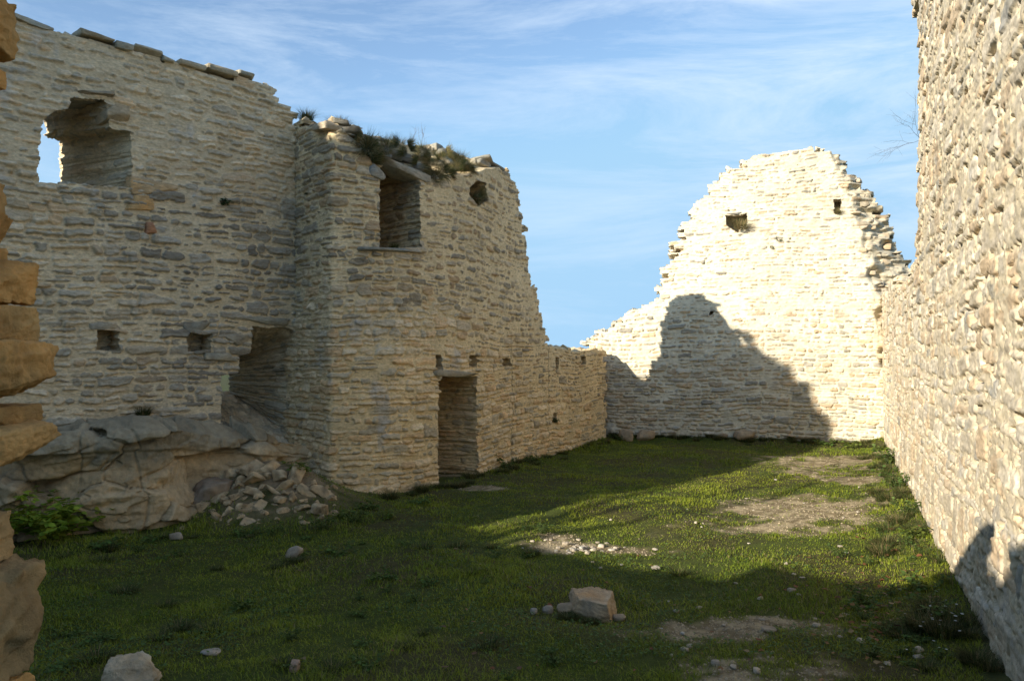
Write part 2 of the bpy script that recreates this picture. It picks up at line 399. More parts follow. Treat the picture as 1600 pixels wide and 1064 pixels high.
# ------------------------------------------------------------------ rocks
def rock_np(size, seed, n=10, cuts=7, rough=0.05, sq=0.5, strata=0.0):
    """an angular weathered block: V, quads (unit box scaled to size), resting on z=0"""
    g = np.random.default_rng(seed); t = np.linspace(-1, 1, n + 1)
    idx = {}; V = []; Q = []
    def vid(p):
        k = tuple(np.round(p, 5))
        if k not in idx: idx[k] = len(V); V.append(p)
        return idx[k]
    for ax in range(3):
        for sg in (-1, 1):
            for i in range(n):
                for j in range(n):
                    c = []
                    for a, b in ((i, j), (i + 1, j), (i + 1, j + 1), (i, j + 1)):
                        p = [0, 0, 0]; p[ax] = sg; p[(ax + 1) % 3] = t[a]; p[(ax + 2) % 3] = t[b]; c.append(vid(tuple(p)))
                    Q.append(c if sg > 0 else c[::-1])
    V = np.array(V, float)
    V = V / np.maximum(np.linalg.norm(V, axis=1)[:, None] ** (1 - sq), 1e-6)
    for _ in range(cuts):
        d = g.normal(size=3); d /= np.linalg.norm(d); lim = g.uniform(0.72, 0.98)
        s = V @ d; k = s > lim; V[k] -= (s[k] - lim)[:, None] * d * 0.92
    size = np.array(size, float)
    P = V * size / 2; m = size.min()
    nr = V / np.linalg.norm(V, axis=1)[:, None]
    P = P + nr * (fb3(P / m * 1.3 + seed, 4, 1) * rough * 3 * m * 0.5)[:, None]
    P = P + nr * ((0.3 - np.abs(fb3(P / m * 3.2 + seed, 4, 2))) * rough * m * 1.6 + fb3(P / m * 9 + seed, 3, 6) * rough * m * .7)[:, None]
    if strata: P[:, :2] += nr[:, :2] * (vn(P[:, 2] / m * 9 + seed, P[:, 0] / m) * strata * m)[:, None]
    P[:, 2] -= P[:, 2].min()
    return P, np.array(Q)
def rot(P, rx=0, ry=0, rz=0):
    cx, sx, cy, sy, cz, sz = math.cos(rx), math.sin(rx), math.cos(ry), math.sin(ry), math.cos(rz), math.sin(rz)
    Rx = np.array([[1, 0, 0], [0, cx, -sx], [0, sx, cx]]); Ry = np.array([[cy, 0, sy], [0, 1, 0], [-sy, 0, cy]]); Rz = np.array([[cz, -sz, 0], [sz, cz, 0], [0, 0, 1]])
    return P @ (Rz @ Ry @ Rx).T
def rcol(P, base, s=0, amt=0.3):
    f = 1 + amt * 1.6 * fb3(P * 9 + s, 4, 5); g = fb3(P * 5 + s, 3, 8)
    c = np.array(base) * f[:, None]; c = c * (1 + np.array([0.12, 0.0, -0.15]) * g[:, None] * 2)
    return c
def add_rock(acc, c, size, seed, base, rz=0, rx=0, ry=0, **k):
    P, Q = rock_np(size, seed, **k); P[:, 2] -= size[2] / 2; P = rot(P, rx, ry, rz)
    cc = rcol(P, base, seed); acc.add(P + np.array(c), Q, None, cc)
def rock_obj(name, loc, size, seed, base, label, cat='rock', group=None, rz=0, rx=0, ry=0, sink=0.15, parent=None, **k):
    P, Q = rock_np(size, seed, **k); cc = rcol(P, base, seed); P[:, 2] -= size[2] * sink; P = rot(P, rx, ry, 0)
    me = mesh(name, P, Q, None, cc, M_ROCK); o = link(name, me, parent); o.location = loc; o.rotation_euler = (0, 0, rz)
    if label: tag(o, label, cat, group)
    return o

# ------------------------------------------------------------------ plan of the ruin
# wall with the window (back left), the rounded block, the low wall, the gable, the tall wall on the right
wl = lambda Y: -5.92 + 0.936 * (Y - 9.0)
P_WIN = Path([(wl(6.3), 6.3), (wl(13.2), 13.2)])
P_BLK = Path([(-3.52, 12.04), (-2.64, 11.06), (-2.57, 11.0), (-2.49, 11.02), (-2.0, 11.22), (-1.5, 11.68), (-1.05, 12.32), (-0.6, 13.15), (-0.08, 14.4), (0.68, 16.1), (2.42, 19.3)], smooth=3)
GD = np.array([6.12, -2.04]) / np.hypot(6.12, 2.04)
g0 = np.array([2.24, 19.45]); P_GAB = Path([g0 - GD * 1.4, g0 + GD * 8.2])
wr = lambda Y: 0.996 + 0.42 * Y
P_RGT = Path([(wr(2.6), 2.6), (wr(18.0), 18.0)], side=-1)
uvp = lambda path, pts: [path.uv(*p) for p in pts]

# ------------------------------------------------------------------ terrain
def bumpf(x, y, cx, cy, r): return np.exp(-((x - cx) ** 2 + (y - cy) ** 2) / (r * r))
def terr(x, y):
    x = np.asarray(x, float); y = np.asarray(y, float)
    inside = sst(60, 22, np.hypot(x, y - 10))
    z = 0.05 * vn(x * 0.5, y * 0.5, 1) + 0.03 * vn(x * 1.7, y * 1.7, 2) + 0.012 * vn(x * 5, y * 5, 3)
    z = z + 0.55 * bumpf(x, y, -3.35, 10.75, 0.85) + 0.16 * bumpf(x, y, -2.6, 10.3, 0.7)      # rubble mound in the corner
    dr = (x - wr(y)) / 1.085
    z = z + 0.12 * np.exp(-(np.clip(-dr, 0, None) / 0.35) ** 2) * (y > 1) * (y < 20)
    dg = (x - 2.24) * 0.316 + (y - 19.45) * 0.949
    z = z + 0.10 * np.exp(-(np.clip(-dg, 0, None) / 0.5) ** 2) * inside
    far = np.hypot(x, y - 10)
    drop = -25 * sst(24, 140, far) - 60 * sst(140, 1500, far) + 12 * vn(x * 0.004, y * 0.004, 6) * sst(200, 900, far)
    return z * inside + drop
def bare(x, y):
    """0 grass .. 1 trodden gravel"""
    b = 0 * x
    for (px, py, rx, ry, k) in ((1300, 740, 1.0, 2.4, 1.0), (1270, 795, 1.3, 1.1, 1.0), (1150, 822, 1.1, .6, .5), (930, 853, 0.75, 0.22, 1.1), (870, 838, .9, .25, .5), (1080, 985, 0.7, 0.30, .65), (1230, 960, 0.4, 0.5, .5),
                            (1290, 1045, 0.7, 0.35, .5), (1130, 1060, 0.6, 0.3, .5), (760, 765, 0.42, 0.25, 1.3), (1330, 720, 1.2, .9, 1.0), (700, 745, .35, .3, 1.2)):
        c = gp(px, py); b = b + k * np.exp(-(((x - c[0]) / rx) ** 2 + ((y - c[1]) / ry) ** 2))
    n = 0.8 * fb(x * 1.6, y * 1.6, 4, 30) + 0.75 * fb(x * 6, y * 6, 4, 31)
    return np.clip(sst(0.32, 1.05, b + n * np.clip(b * 2, 0.25, 1)), 0, 1)
def axis(a, b, st, far):
    m = np.arange(a, b, st); e = [st]
    while e[-1] < far: e.append(e[-1] * 1.35)
    e = np.cumsum(e); return np.concatenate([a - e[::-1], m, b - st + e])
gx = axis(-7.5, 9.5, 0.045, 3000); gy = axis(2.5, 20.5, 0.045, 3000)
X, Y = np.meshgrid(gx, gy, indexing='ij'); Z = terr(X, Y); Bm = bare(X, Y)
Z = Z + 0.012 * fb(X * 9, Y * 9, 3, 33) * sst(40, 20, np.hypot(X, Y - 10))
soil = np.array([0.066, 0.06, 0.02]); grn = np.array([0.06, 0.078, 0.012]); grav = np.array([0.40, 0.325, 0.20])
gn = fb(X * 11, Y * 11, 3, 35)
cc = soil + (grn - soil) * sst(-0.3, 0.3, fb(X * 1.2, Y * 1.2, 3, 34))[..., None]
dirt = np.array([0.19, 0.145, 0.08])
cc = cc + (np.array([0.26, 0.19, 0.11]) - cc) * (np.clip(1.8 * bumpf(X, Y, -3.2, 10.5, 1.0) - .2, 0, 1) * sst(-.5, .1, fb(X * 5, Y * 5, 3, 47)))[..., None]
cc = cc + (dirt + (grav - dirt) * sst(-0.25, 0.3, gn)[..., None] - cc) * Bm[..., None]
n_, m_ = X.shape; I, J = np.meshgrid(np.arange(n_ - 1), np.arange(m_ - 1), indexing='ij'); I = I.ravel(); J = J.ravel(); g = lambda i, j: i * m_ + j
me = mesh('ground', np.stack([X, Y, Z], -1).reshape(-1, 3), np.stack([g(I, J), g(I + 1, J), g(I + 1, J + 1), g(I, J + 1)], 1), None, cc.reshape(-1, 3), M_SOIL)
tag(link('ground', me), kind='structure')

# ------------------------------------------------------------------ the wall with the window
def tint_win(u, v, c, f):
    # ochre patch stones under the window, greyer to the right and pale limed top
    top = sst(3.2, 5.2, v + 0.5 * vn(u * .8, v * .8, 90))[..., None]
    c = c * (1 - 0.35 * top) + (c * 0.55 + np.array([0.19, 0.17, 0.135])) * 0.35 * top
    gr = sst(4.2, 6.0, u + 0.7 * vn(u * .7, v * .7, 91))[..., None] * sst(5.0, 3.9, v)[..., None] * f
    c = c * (1 - gr) + (c.mean(-1, keepdims=True) * np.array([0.80, 0.75, 0.64])) * gr
    c = c * (1 - 0.16 * f * sst(4.6, 4.0, v)[..., None])
    c = c * np.array([1.21, 1.14, 1.03])
    wh = sst(0.30, 0.55, fb(u * 1.8, v * 0.8, 4, 66) + 0.25 * vn(u * 9, v * 3, 67))[..., None] * sst(3.0, 4.4, v)[..., None]
    c = c * (1 - wh * .5) + np.array([0.56, 0.53, 0.47]) * wh * .5
    return c
f_win = Masonry(11, hr=(0.055, 0.14), wr=(0.13, 0.50), relief=0.028, mortar=-0.009, ins=lambda u, v: 0.25 + 0.75 * sst(-.3, .3, vn(u * .7, v * .7, 64)), grey=0.4, ochre=0.10, bright=1.5, tint=tint_win, mcol=(0.60, 0.52, 0.375), rough=1.1, big=.16, warp=1.0)
top = [(-30, 12), (0, 20), (20, 32), (60, 40), (105, 44), (150, 62), (200, 78), (215, 82), (262, 95), (300, 104), (350, 112), (400, 124), (440, 135), (443, 152), (452, 168), (462, 184)]
ow = uvp(P_WIN, top); ow = [(0, ow[0][1]), *ow, (ow[-1][0] + .12, ow[-1][1] - .1), (ow[-1][0] + .12, 3.4), (P_WIN.len, 3.2), (P_WIN.len, -0.5), (0, -0.5)]
a = Acc()
ops = [dict(poly=uvp(P_WIN, [(56, 284), (57, 230), (62, 186), (78, 172), (100, 168), (106, 150), (160, 152), (168, 196), (200, 206), (204, 292)]), depth=-1.6, splay=0.24, drop=-0.22),
       dict(poly=uvp(P_WIN, [(346, 664), (346, 586), (373, 580), (373, 556), (391, 550), (393, 510), (447, 512), (470, 520), (480, 700), (420, 700), (380, 680)]), rise=0.55, drop=0.28, splay=0.27, depth=-1.6),
       dict(poly=uvp(P_WIN, [(150, 515), (188, 517), (187, 549), (151, 548)]), depth=0.38),
       dict(poly=uvp(P_WIN, [(293, 521), (330, 521), (329, 546), (306, 549), (293, 549)]), depth=0.34)]
build_wall(a, P_WIN, f_win, ow, 0, P_WIN.len, -0.3, 6.9, 0.0115, 0.5, ops)
# coping slabs along its top
g_ = np.random.default_rng(3); u = 0.3
u_end = P_WIN.uv(440, 135)[0]
tu = [p[0] for p in ow[1:-5]]; tv = [p[1] for p in ow[1:-5]]
while u < u_end - 0.5:
    wdt = g_.uniform(0.2, 0.55); vv = np.interp(u + wdt / 2, tu, tv); x, y = P_WIN.pos(np.array(u + wdt / 2)); nx, ny = P_WIN.nrm(np.array(u + wdt / 2))
    if g_.random() < 0.93:
        add_rock(a, (x - nx * 0.20, y - ny * 0.20, vv + 0.045 + g_.uniform(-.02, .02)), (wdt * 0.99, 0.55, g_.uniform(0.06, 0.10)), int(g_.integers(1e6)), np.array([0.46, 0.40, 0.285]) * g_.uniform(.8, 1.2), rz=math.atan2(nx, -ny), ry=g_.uniform(-.03, .03), n=12, sq=0.85, cuts=4)
    u += wdt
wall1 = link('ruined_wall', a.build('ruined_wall', M_STONE)); tag(wall1, 'shaded limestone wall pierced by a see-through window opening, stepped coping slabs on top, standing on bedrock', 'wall')
def part_rock(parent, name, p0, p1, h, dep, path, seed, base, out=0.04, ry=0.0, label=None, n=18, sq=0.85):
    """a long stone between two photo points on a wall"""
    (ua, va_), (ub, vb_) = path.uv(*p0), path.uv(*p1); um_ = (ua + ub) / 2; x, y = path.pos(np.array(um_)); nx, ny = path.nrm(np.array(um_))
    sz = (abs(ub - ua), dep, h); P, Q = rock_np(sz, seed, n=n, sq=sq, cuts=5, rough=0.05); P[:, 2] -= h / 2
    P = rot(P, 0, ry + (-math.atan2(vb_ - va_, ub - ua)), math.atan2(nx, -ny)); cc = rcol(P, base, seed)
    P = P + np.array([x + nx * (out - dep / 2), y + ny * (out - dep / 2), (va_ + vb_) / 2])
    o = link(name, mesh(name, P, Q, None, cc, M_STONE), parent)
    if label: o['label'] = label
    return o
part_rock(wall1, 'lintel', (98, 144), (176, 148), 0.085, 0.7, P_WIN, 5, (0.34, 0.29, 0.21), out=0.075)
part_rock(wall1, 'corbel', (158, 174), (196, 180), 0.22, 0.5, P_WIN, 6, (0.50, 0.39, 0.25), out=0.10, label='ochre corbel stone at the window corner')
part_rock(wall1, 'lintel', (376, 500), (450, 504), 0.11, 0.8, P_WIN, 8, (0.40, 0.35, 0.25), out=0.05)
part_rock(wall1, 'lintel', (318, 560), (372, 560), 0.15, 0.7, P_WIN, 9, (0.42, 0.37, 0.27), out=0.06)
part_rock(wall1, 'lintel', (352, 536), (391, 534), 0.20, 0.7, P_WIN, 10, (0.40, 0.35, 0.26), out=0.05)
part_rock(wall1, 'lintel', (285, 512), (336, 512), 0.15, 0.3, P_WIN, 12, (0.36, 0.32, 0.24), out=0.03)
part_rock(wall1, 'lintel', (138, 508), (196, 508), 0.12, 0.3, P_WIN, 13, (0.42, 0.36, 0.26), out=0.03)
part_rock(wall1, 'quoin', (198, 290), (276, 292), 0.26, 0.4, P_WIN, 14, (0.52, 0.38, 0.22), out=0.035, label='large tan block below the window corner')
part_rock(wall1, 'quoin', (184, 316), (238, 318), 0.19, 0.4, P_WIN, 15, (0.58, 0.37, 0.17), out=0.04, label='orange block below the window corner')
part_rock(wall1, 'quoin', (221, 356), (242, 357), 0.17, 0.4, P_WIN, 16, (0.40, 0.22, 0.13), out=0.035, label='small reddish block')

# ------------------------------------------------------------------ bedrock under that wall
def bedrock():
    base = [(-7.3, 7.5), (-6.2, 8.35), (-5.6, 8.75), (-5.1, 8.85), (-4.75, 9.05), (-4.2, 9.25), (-3.98, 9.65), (-4.0, 10.15), (-3.7, 10.7), (-3.2, 11.1), (-2.75, 11.3)]
    pth = Path(base, smooth=3); ns = 460; nt_ = 210; s_ = np.linspace(0, pth.len, ns); t_ = np.linspace(0, 1, nt_)
    S, T = np.meshgrid(s_, t_, indexing='ij'); x, y = pth.pos(S); nx, ny = pth.nrm(S, 0.3)
    # ledge height, falls towards the rubble corner
    hl = np.interp(S, [0, 1.4, 2.6, 3.4, 3.9, 4.3, 4.8, 5.6, 6.6], [1.25, 1.2, 1.16, 1.16, 1.12, 1.08, 0.95, 0.82, 0.6])
    face = np.clip(T / 0.62, 0, 1); topp = np.clip((T - 0.62) / 0.38, 0, 1)
    bulge = 0.05 * np.sin(face * np.pi) - 0.16 * face + 0.06 * sst(0.80, 0.84, face) - 0.05 * sst(.45, .5, face)
    dw = 1.25
    off = bulge - topp * dw; z = -0.25 + (hl + 0.25) * face + 0.12 * topp + 0.0 * T
    P = np.stack([x + nx * off, y + ny * off, z], -1).reshape(-1, 3)
    d = 0.16 * fb3(P * np.array([.9, .9, 1.7]), 5, 3) + 0.05 * np.round(2.2 * fb3(P * np.array([1.5, 1.5, 3.5]), 3, 24)) / 2.2 * 2 + 0.05 * vn3(P * np.array([3, 3, 7.0]), 4) + 0.06 * (0.5 - np.abs(fb3(P * np.array([4, 4, 6.0]), 5, 21))) + 0.06 * fb3(P * 9, 5, 22)
    gb = np.random.default_rng(17); sp_ = np.stack([gb.uniform(-7, -2.6, 150), gb.uniform(7.5, 12, 150), gb.uniform(-.3, 1.5, 150)], 1)
    Pw = P + 0.10 * np.stack([fb3(P * 3, 3, 51), fb3(P * 3, 3, 52), fb3(P * 3, 3, 53)], 1); sc_ = np.array([1, 1, 1.7])
    best = np.full(len(P), 1e9); sec = np.full(len(P), 1e9); idc = np.zeros(len(P), int)
    for q_ in range(150):        # angular blocks along the fractures
        dq = (((Pw - sp_[q_]) * sc_) ** 2).sum(1); nb_ = dq < best; sec = np.where(nb_, best, np.minimum(sec, dq)); idc[nb_] = q_; best = np.minimum(best, dq)
    of_ = gb.uniform(-.07, .07, 150); gr_ = gb.normal(0, .22, (150, 3)); d = d * 0.7 + of_[idc] + ((P - sp_[idc]) * gr_[idc]).sum(1) - 0.035 * np.exp(-((np.sqrt(sec) - np.sqrt(best)) / 0.02) ** 2)
    # vertical cracks and bedding joints
    cr = np.abs(vn3(P * np.array([1.6, 1.6, 0.5]), 6)); d = d - 0.035 * np.exp(-(cr / 0.02) ** 2)
    cr2 = np.abs(vn3(P * np.array([0.5, 0.5, 2.2]), 9)); d = d - 0.04 * np.exp(-(cr2 / 0.03) ** 2)
    nn = np.stack([nx, ny, 0 * nx], -1).reshape(-1, 3); tp = topp.reshape(-1); up = np.array([0, 0, 1.0])
    nrm = nn * (1 - sst(0, .1, tp))[:, None] + up * sst(0, .1, tp)[:, None]
    P = P + nrm * (d * (1 - 0.3 * tp))[:, None]
    tan = np.array([0.52, 0.385, 0.22]); grey = np.array([0.34, 0.285, 0.19])
    zz = P[:, 2] + 0.18 * fb3(P * 2.2, 4, 12)
    wg = np.maximum(sst(0.70, 0.9, zz), sst(-5.3, -6.0, P[:, 0] + 0.4 * fb3(P * 2, 3, 13))); c = tan + (grey - tan) * wg[:, None]
    c = c * (1 + 0.45 * fb3(P * 3, 5, 14))[:, None] 
    I, J = np.meshgrid(np.arange(ns - 1), np.arange(nt_ - 1), indexing='ij'); I = I.ravel(); J = J.ravel(); g = lambda i, j: i * nt_ + j
    return mesh('bedrock_outcrop', P, np.stack([g(I, J), g(I + 1, J), g(I + 1, J + 1), g(I, J + 1)], 1), None, c, M_ROCK)
tag(link('bedrock_outcrop', bedrock()), 'cracked bedrock outcrop with grey ledge and tan face under the window wall', 'rock')

# ------------------------------------------------------------------ the rounded block, running on as a low wall
uD = P_BLK.uv(800, 600)[0]; uE = P_BLK.uv(857, 600)[0]
def zone_blk(u, v):
    return 0.012 * sst(1.8, 4.4, v + 0.5 * (u - 4) + 0.4 * vn(u * .8, v * .8, 70)) * sst(2.2, 3.6, u)
def tint_blk(u, v, c, f):
    gr = sst(1.9, 3.4, v + 0.6 * vn(u * .9, v * .9, 71) + .25 * (u - 3))[..., None]
    c = c * (1 - 0.30 * gr * f)
    wm = sst(3.0, 1.2, v + 0.6 * vn(u * .7, v * .7, 72))[..., None]
    c = c * np.array([1.26, 1.17, 1.04]) * (1 + wm * np.array([0.06, 0.0, -0.10]))
    wh = sst(0.34, 0.6, fb(u * 1.5, v * 0.9, 4, 73) + 0.3 * vn(u * 8, v * 2, 74) - 0.25 * np.abs(v - 2.0))[..., None] * sst(5, 4, u)[..., None]
    c = c * (1 - wh * .6) + np.array([0.5, 0.46, 0.40]) * wh * .6
    for ux in (uD, uE):
        k = np.exp(-((u - ux + 0.03 * vn(u * 0, v * 2, 75)) / 0.014) ** 2)[..., None] * sst(2.6, 2.0, v)[..., None]
        c = c * (1 - 0.6 * k)
    return c
f_blk = Masonry(23, hr=(0.06, 0.15), wr=(0.12, 0.46), relief=0.021, mortar=-0.013, ins=lambda u, v: 0.18 + 0.9 * sst(1.9, 3.2, v + .3 * (u - 4) + .5 * vn(u * .8, v * .8, 65)) * sst(2.0, 4.0, u), grey=0.3, ochre=0.18, bright=1.28, zone=zone_blk, tint=tint_blk, mcol=(0.55, 0.475, 0.325), big=.22, rough=1.0)
topb = [(462, 190), (480, 198), (498, 190), (520, 186), (545, 196), (575, 200), (600, 206), (640, 204), (690, 214), (720, 222), (745, 228), (762, 236), (768, 246), (780, 250), (796, 272), (812, 296), (814, 330), (820, 360), (823, 390), (829, 430), (838, 462), (846, 495), (853, 520), (857, 545), (862, 541), (885, 545), (915, 549), (946, 548)]
ob = uvp(P_BLK, topb); ob = [(0, ob[0][1]), *ob, (ob[-1][0], -0.5), (0, -0.5)]
brk = uvp(P_BLK, [(462, 176), (520, 180), (550, 215), (580, 250), (620, 262), (680, 282), (740, 268), (770, 262), (800, 262), (812, 280)])
bu = [p[0] for p in brk]; bv = [p[1] for p in brk]
def back_blk(u, v):
    lim = np.interp(u, bu, bv); e = v - lim - 0.05 * vn(u * 4, v * 2, 80); e = np.clip(e, 0, None)
    on = sst(0.0, 0.08, e)
    return 1.3 * e + 0.16 * on + on * (0.17 * vn(u * 3.2, v * 6, 81) + 0.09 * vn(u * 8, v * 12, 82))
opb = [dict(poly=uvp(P_BLK, [(592, 388), (592, 262), (604, 252), (650, 250), (655, 268), (657, 386)]), depth=1.25),
       dict(poly=uvp(P_BLK, [(686, 770), (686, 594), (690, 587), (745, 587), (747, 752), (735, 770)]), depth=1.7),
       dict(poly=uvp(P_BLK, [(681, 555), (691, 556), (691, 580), (682, 577)]), depth=0.3),
       dict(poly=uvp(P_BLK, [(735, 556), (747, 556), (747, 574), (735, 572)]), depth=0.4),
       dict(poly=uvp(P_BLK, [(785, 562), (799, 559), (799, 572), (785, 573)]), depth=0.4),
       dict(poly=uvp(P_BLK, [(868, 559), (874, 560), (873, 576), (868, 574)]), depth=0.4),
       dict(poly=uvp(P_BLK, [(908, 557), (916, 557), (916, 570), (908, 570)]), depth=0.4),
       dict(poly=uvp(P_BLK, [(864, 645), (870, 645), (870, 660), (864, 660)]), depth=0.4),
       dict(poly=uvp(P_BLK, [(733, 292), (745, 282), (758, 284), (762, 312), (746, 322), (733, 304)]), depth=0.5)]
a = Acc()
build_wall(a, P_BLK, f_blk, ob, 0, ob[-3][0] + 0.15, -0.3, 6.9, 0.0115, 0.6, opb, back=back_blk)
# rubble slabs left on its broken head
g_ = np.random.default_rng(5)
for k in range(75):
    px = g_.uniform(528, 800); uu = P_BLK.uv(px, 300)[0]; lim = np.interp(uu, bu, bv); tp = np.interp(uu, [p[0] for p in ob[1:-2]], [p[1] for p in ob[1:-2]])
    vv = lim + (tp - lim) * g_.random() ** 0.8 + 0.02; bk = 1.25 * max(0, vv - lim) + 0.1 + g_.uniform(-0.1, .25)
    x, y = P_BLK.pos(np.array(uu)); nx, ny = P_BLK.nrm(np.array(uu))
    add_rock(a, (x - nx * bk, y - ny * bk, vv), (g_.uniform(.2, .5), g_.uniform(.2, .4), g_.uniform(.06, .15)), int(g_.integers(1e6)), np.array([0.31, 0.28, 0.22]) * g_.uniform(.7, 1.15), rz=math.atan2(nx, -ny) + g_.uniform(-.4, .4), ry=g_.uniform(-.15, .25), rx=g_.uniform(-.2, .3), n=9, sq=0.8, cuts=5)
x_ = P_BLK.uv(520, 200)
wall2 = link('ruined_wall', a.build('ruined_wall', M_STONE)); tag(wall2, 'rounded limestone wall with a tall narrow doorway and grass tufts on its broken head, dropping to a low wall', 'wall')
part_rock(wall2, 'lintel', (676, 583), (752, 586), 0.10, 0.5, P_BLK, 31, (0.36, 0.31, 0.22), out=0.05)
part_rock(wall2, 'lintel', (584, 240), (672, 282), 0.15, 0.5, P_BLK, 32, (0.36, 0.32, 0.25), out=0.03, label='long tilted grey slab above the window niche', sq=0.8)
part_rock(wall2, 'lintel', (574, 262), (606, 276), 0.20, 0.5, P_BLK, 33, (0.34, 0.32, 0.27), out=0.06, sq=0.7)
part_rock(wall2, 'sill', (558, 389), (660, 393), 0.07, 0.3, P_BLK, 34, (0.30, 0.27, 0.21), out=0.06)
part_rock(wall2, 'quoin', (487, 200), (523, 196), 0.13, 0.45, P_BLK, 36, (0.45, 0.38, 0.28), out=0.12, label='pale topmost corner stone')

# ------------------------------------------------------------------ the gable
def zone_gab(u, v): return 0.012 * sst(0.8, 3.0, v + .5 * vn(u * .7, v * .7, 69))
def tint_gab(u, v, c, f):
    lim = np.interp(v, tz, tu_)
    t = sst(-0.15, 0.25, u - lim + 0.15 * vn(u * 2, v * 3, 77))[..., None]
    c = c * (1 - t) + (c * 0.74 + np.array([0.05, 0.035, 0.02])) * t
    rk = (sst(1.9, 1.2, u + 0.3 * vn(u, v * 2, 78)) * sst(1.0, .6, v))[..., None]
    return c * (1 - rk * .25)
tear = uvp(P_GAB, [(1300, 238), (1325, 300), (1345, 345), (1360, 440), (1368, 520), (1380, 600), (1388, 690)])
tu_ = [p[0] for p in tear][::-1]; tz = [p[1] for p in tear][::-1]
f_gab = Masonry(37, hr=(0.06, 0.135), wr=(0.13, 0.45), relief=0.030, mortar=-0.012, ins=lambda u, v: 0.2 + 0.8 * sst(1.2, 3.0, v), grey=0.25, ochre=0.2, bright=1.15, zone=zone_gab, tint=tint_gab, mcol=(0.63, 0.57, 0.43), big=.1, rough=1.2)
topg = [(905, 560), (912, 545), (922, 528), (944, 514), (966, 502), (986, 488), (1008, 478), (1024, 472), (1030, 455), (1038, 432), (1040, 414), (1056, 398), (1060, 375), (1068, 350), (1086, 326), (1096, 310), (1112, 298), (1122, 280), (1142, 266), (1166, 250), (1200, 240), (1236, 236), (1262, 232), (1306, 233), (1322, 246), (1334, 268), (1352, 290), (1378, 306), (1384, 325), (1402, 348), (1404, 378), (1422, 398), (1428, 432), (1450, 450), (1450, 760), (905, 760)]
og = uvp(P_GAB, topg)
def back_gab(u, v):
    lim = np.interp(v, tz, tu_); e = np.clip(u - lim - 0.08 * vn(u * 1, v * 4, 83), 0, None); on = sst(0, 0.15, e)
    b = 0.75 * e + on * (0.15 * vn(u * 2.5, v * 5, 84) + 0.10 * vn(u * 6, v * 11, 85) + 0.06 * np.abs(vn(u * 3, v * 18, 86)))
    lowr = sst(1.7, 0.9, u + 0.35 * vn(u * 2, v * 2, 79)) * sst(1.1, 0.3, v)     # rock foot in the left corner
    return b - 0.25 * lowr * (1 + fb(u * 3, v * 4, 3, 87))
opg = [dict(poly=uvp(P_GAB, [(1135, 336), (1169, 333), (1168, 352), (1154, 364), (1136, 352)]), depth=0.5),
       dict(poly=uvp(P_GAB, [(1305, 310), (1316, 309), (1316, 334), (1306, 334)]), depth=0.5),
       dict(poly=uvp(P_GAB, [(1109, 487), (1115, 487), (1115, 493), (1109, 493)]), depth=0.4)]
a = Acc()
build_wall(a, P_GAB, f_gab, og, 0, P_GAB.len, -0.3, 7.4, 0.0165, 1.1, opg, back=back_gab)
for k in range(60):
    v_ = g_.uniform(1.2, 6.6); lim = np.interp(v_, tz, tu_); e = g_.uniform(-0.05, 0.6) * (1.1 if v_ < 5 else .7); uu = lim + e
    if not inpoly(np.array([uu - .05]), np.array([v_]), og)[0]: continue
    x, y = P_GAB.pos(np.array(uu)); nx, ny = P_GAB.nrm(np.array(uu)); bk = 0.75 * max(e, 0) + g_.uniform(.06, .2)
    add_rock(a, (x - nx * bk, y - ny * bk, v_), (g_.uniform(.14, .34), g_.uniform(.2, .4), g_.uniform(.06, .15)), int(g_.integers(1e6)), np.array([0.52, 0.44, 0.32]) * g_.uniform(.7, 1.2), rz=g_.uniform(-.6, .3), ry=g_.uniform(-.15, .1), rx=g_.uniform(-.1, .3), n=9, sq=0.8, cuts=5)
wall3 = link('gable_wall', a.build('gable_wall', M_PALE)); tag(wall3, 'tall sunlit cream gable wall at the far end with a torn right edge and dark shadow', 'wall')
part_rock(wall3, 'lintel', (1136, 335), (1171, 332), 0.05, 0.4, P_GAB, 41, (0.22, 0.19, 0.15), out=0.04)

# ------------------------------------------------------------------ the tall wall on the right
def zone_rgt(u, v): return -0.07 * sst(0.40, 0.55, vn(u * 8, v * 12, 93) + .3 * vn(u * 25, v * 25, 94)) - 0.025 * sst(0.5, 0.62, vn(u * 21, v * 36, 95) + .25 * vn(u * 60, v * 60, 96)) + 0.006 * fb(u * 25, v * 40, 3, 97)
def tint_rgt(u, v, c, f):
    sp = sst(0.30, 0.55, fb(u * 5, v * 5, 4, 92))[..., None] * 0.4
    return c * (1 - sp) + c.mean(-1, keepdims=True) * 0.72 * sp
f_rgt = Masonry(51, hr=(0.09, 0.2), wr=(0.2, 0.6), relief=0.016, mortar=0.002, grey=0.08, ochre=0.25, bright=1.3, tint=tint_rgt, mcol=(0.60, 0.51, 0.355), big=.2, rough=0.55, tk=0.35, ins=lambda u, v: 0.3 + 0 * u, vm=(-3, 13), warp=1.0, zone=zone_rgt)
uy = lambda yy: (yy - 2.6) * math.hypot(1, 0.42)
orr = [(0, -0.5), (0, 7.4), (uy(7), 7.3), (uy(9.9), 7.2), (uy(10.1), 6.42), (uy(9.15), 6.35), (uy(9.2), 5.6), (uy(9.45), 4.4), (uy(9.55), 3.7), (uy(10.0), 3.25), (uy(12), 3.1), (uy(14), 3.35), (uy(16), 3.3), (uy(18.1), 3.4), (uy(18.1), -0.5)]
a = Acc()
build_wall(a, P_RGT, f_rgt, orr, 0, P_RGT.len, -0.3, 7.5, 0.0105, 1.1, ())
wall4 = link('tall_wall', a.build('tall_wall', M_PALE)); tag(wall4, 'tall rough sunlit limestone wall along the right side of the courtyard', 'wall')

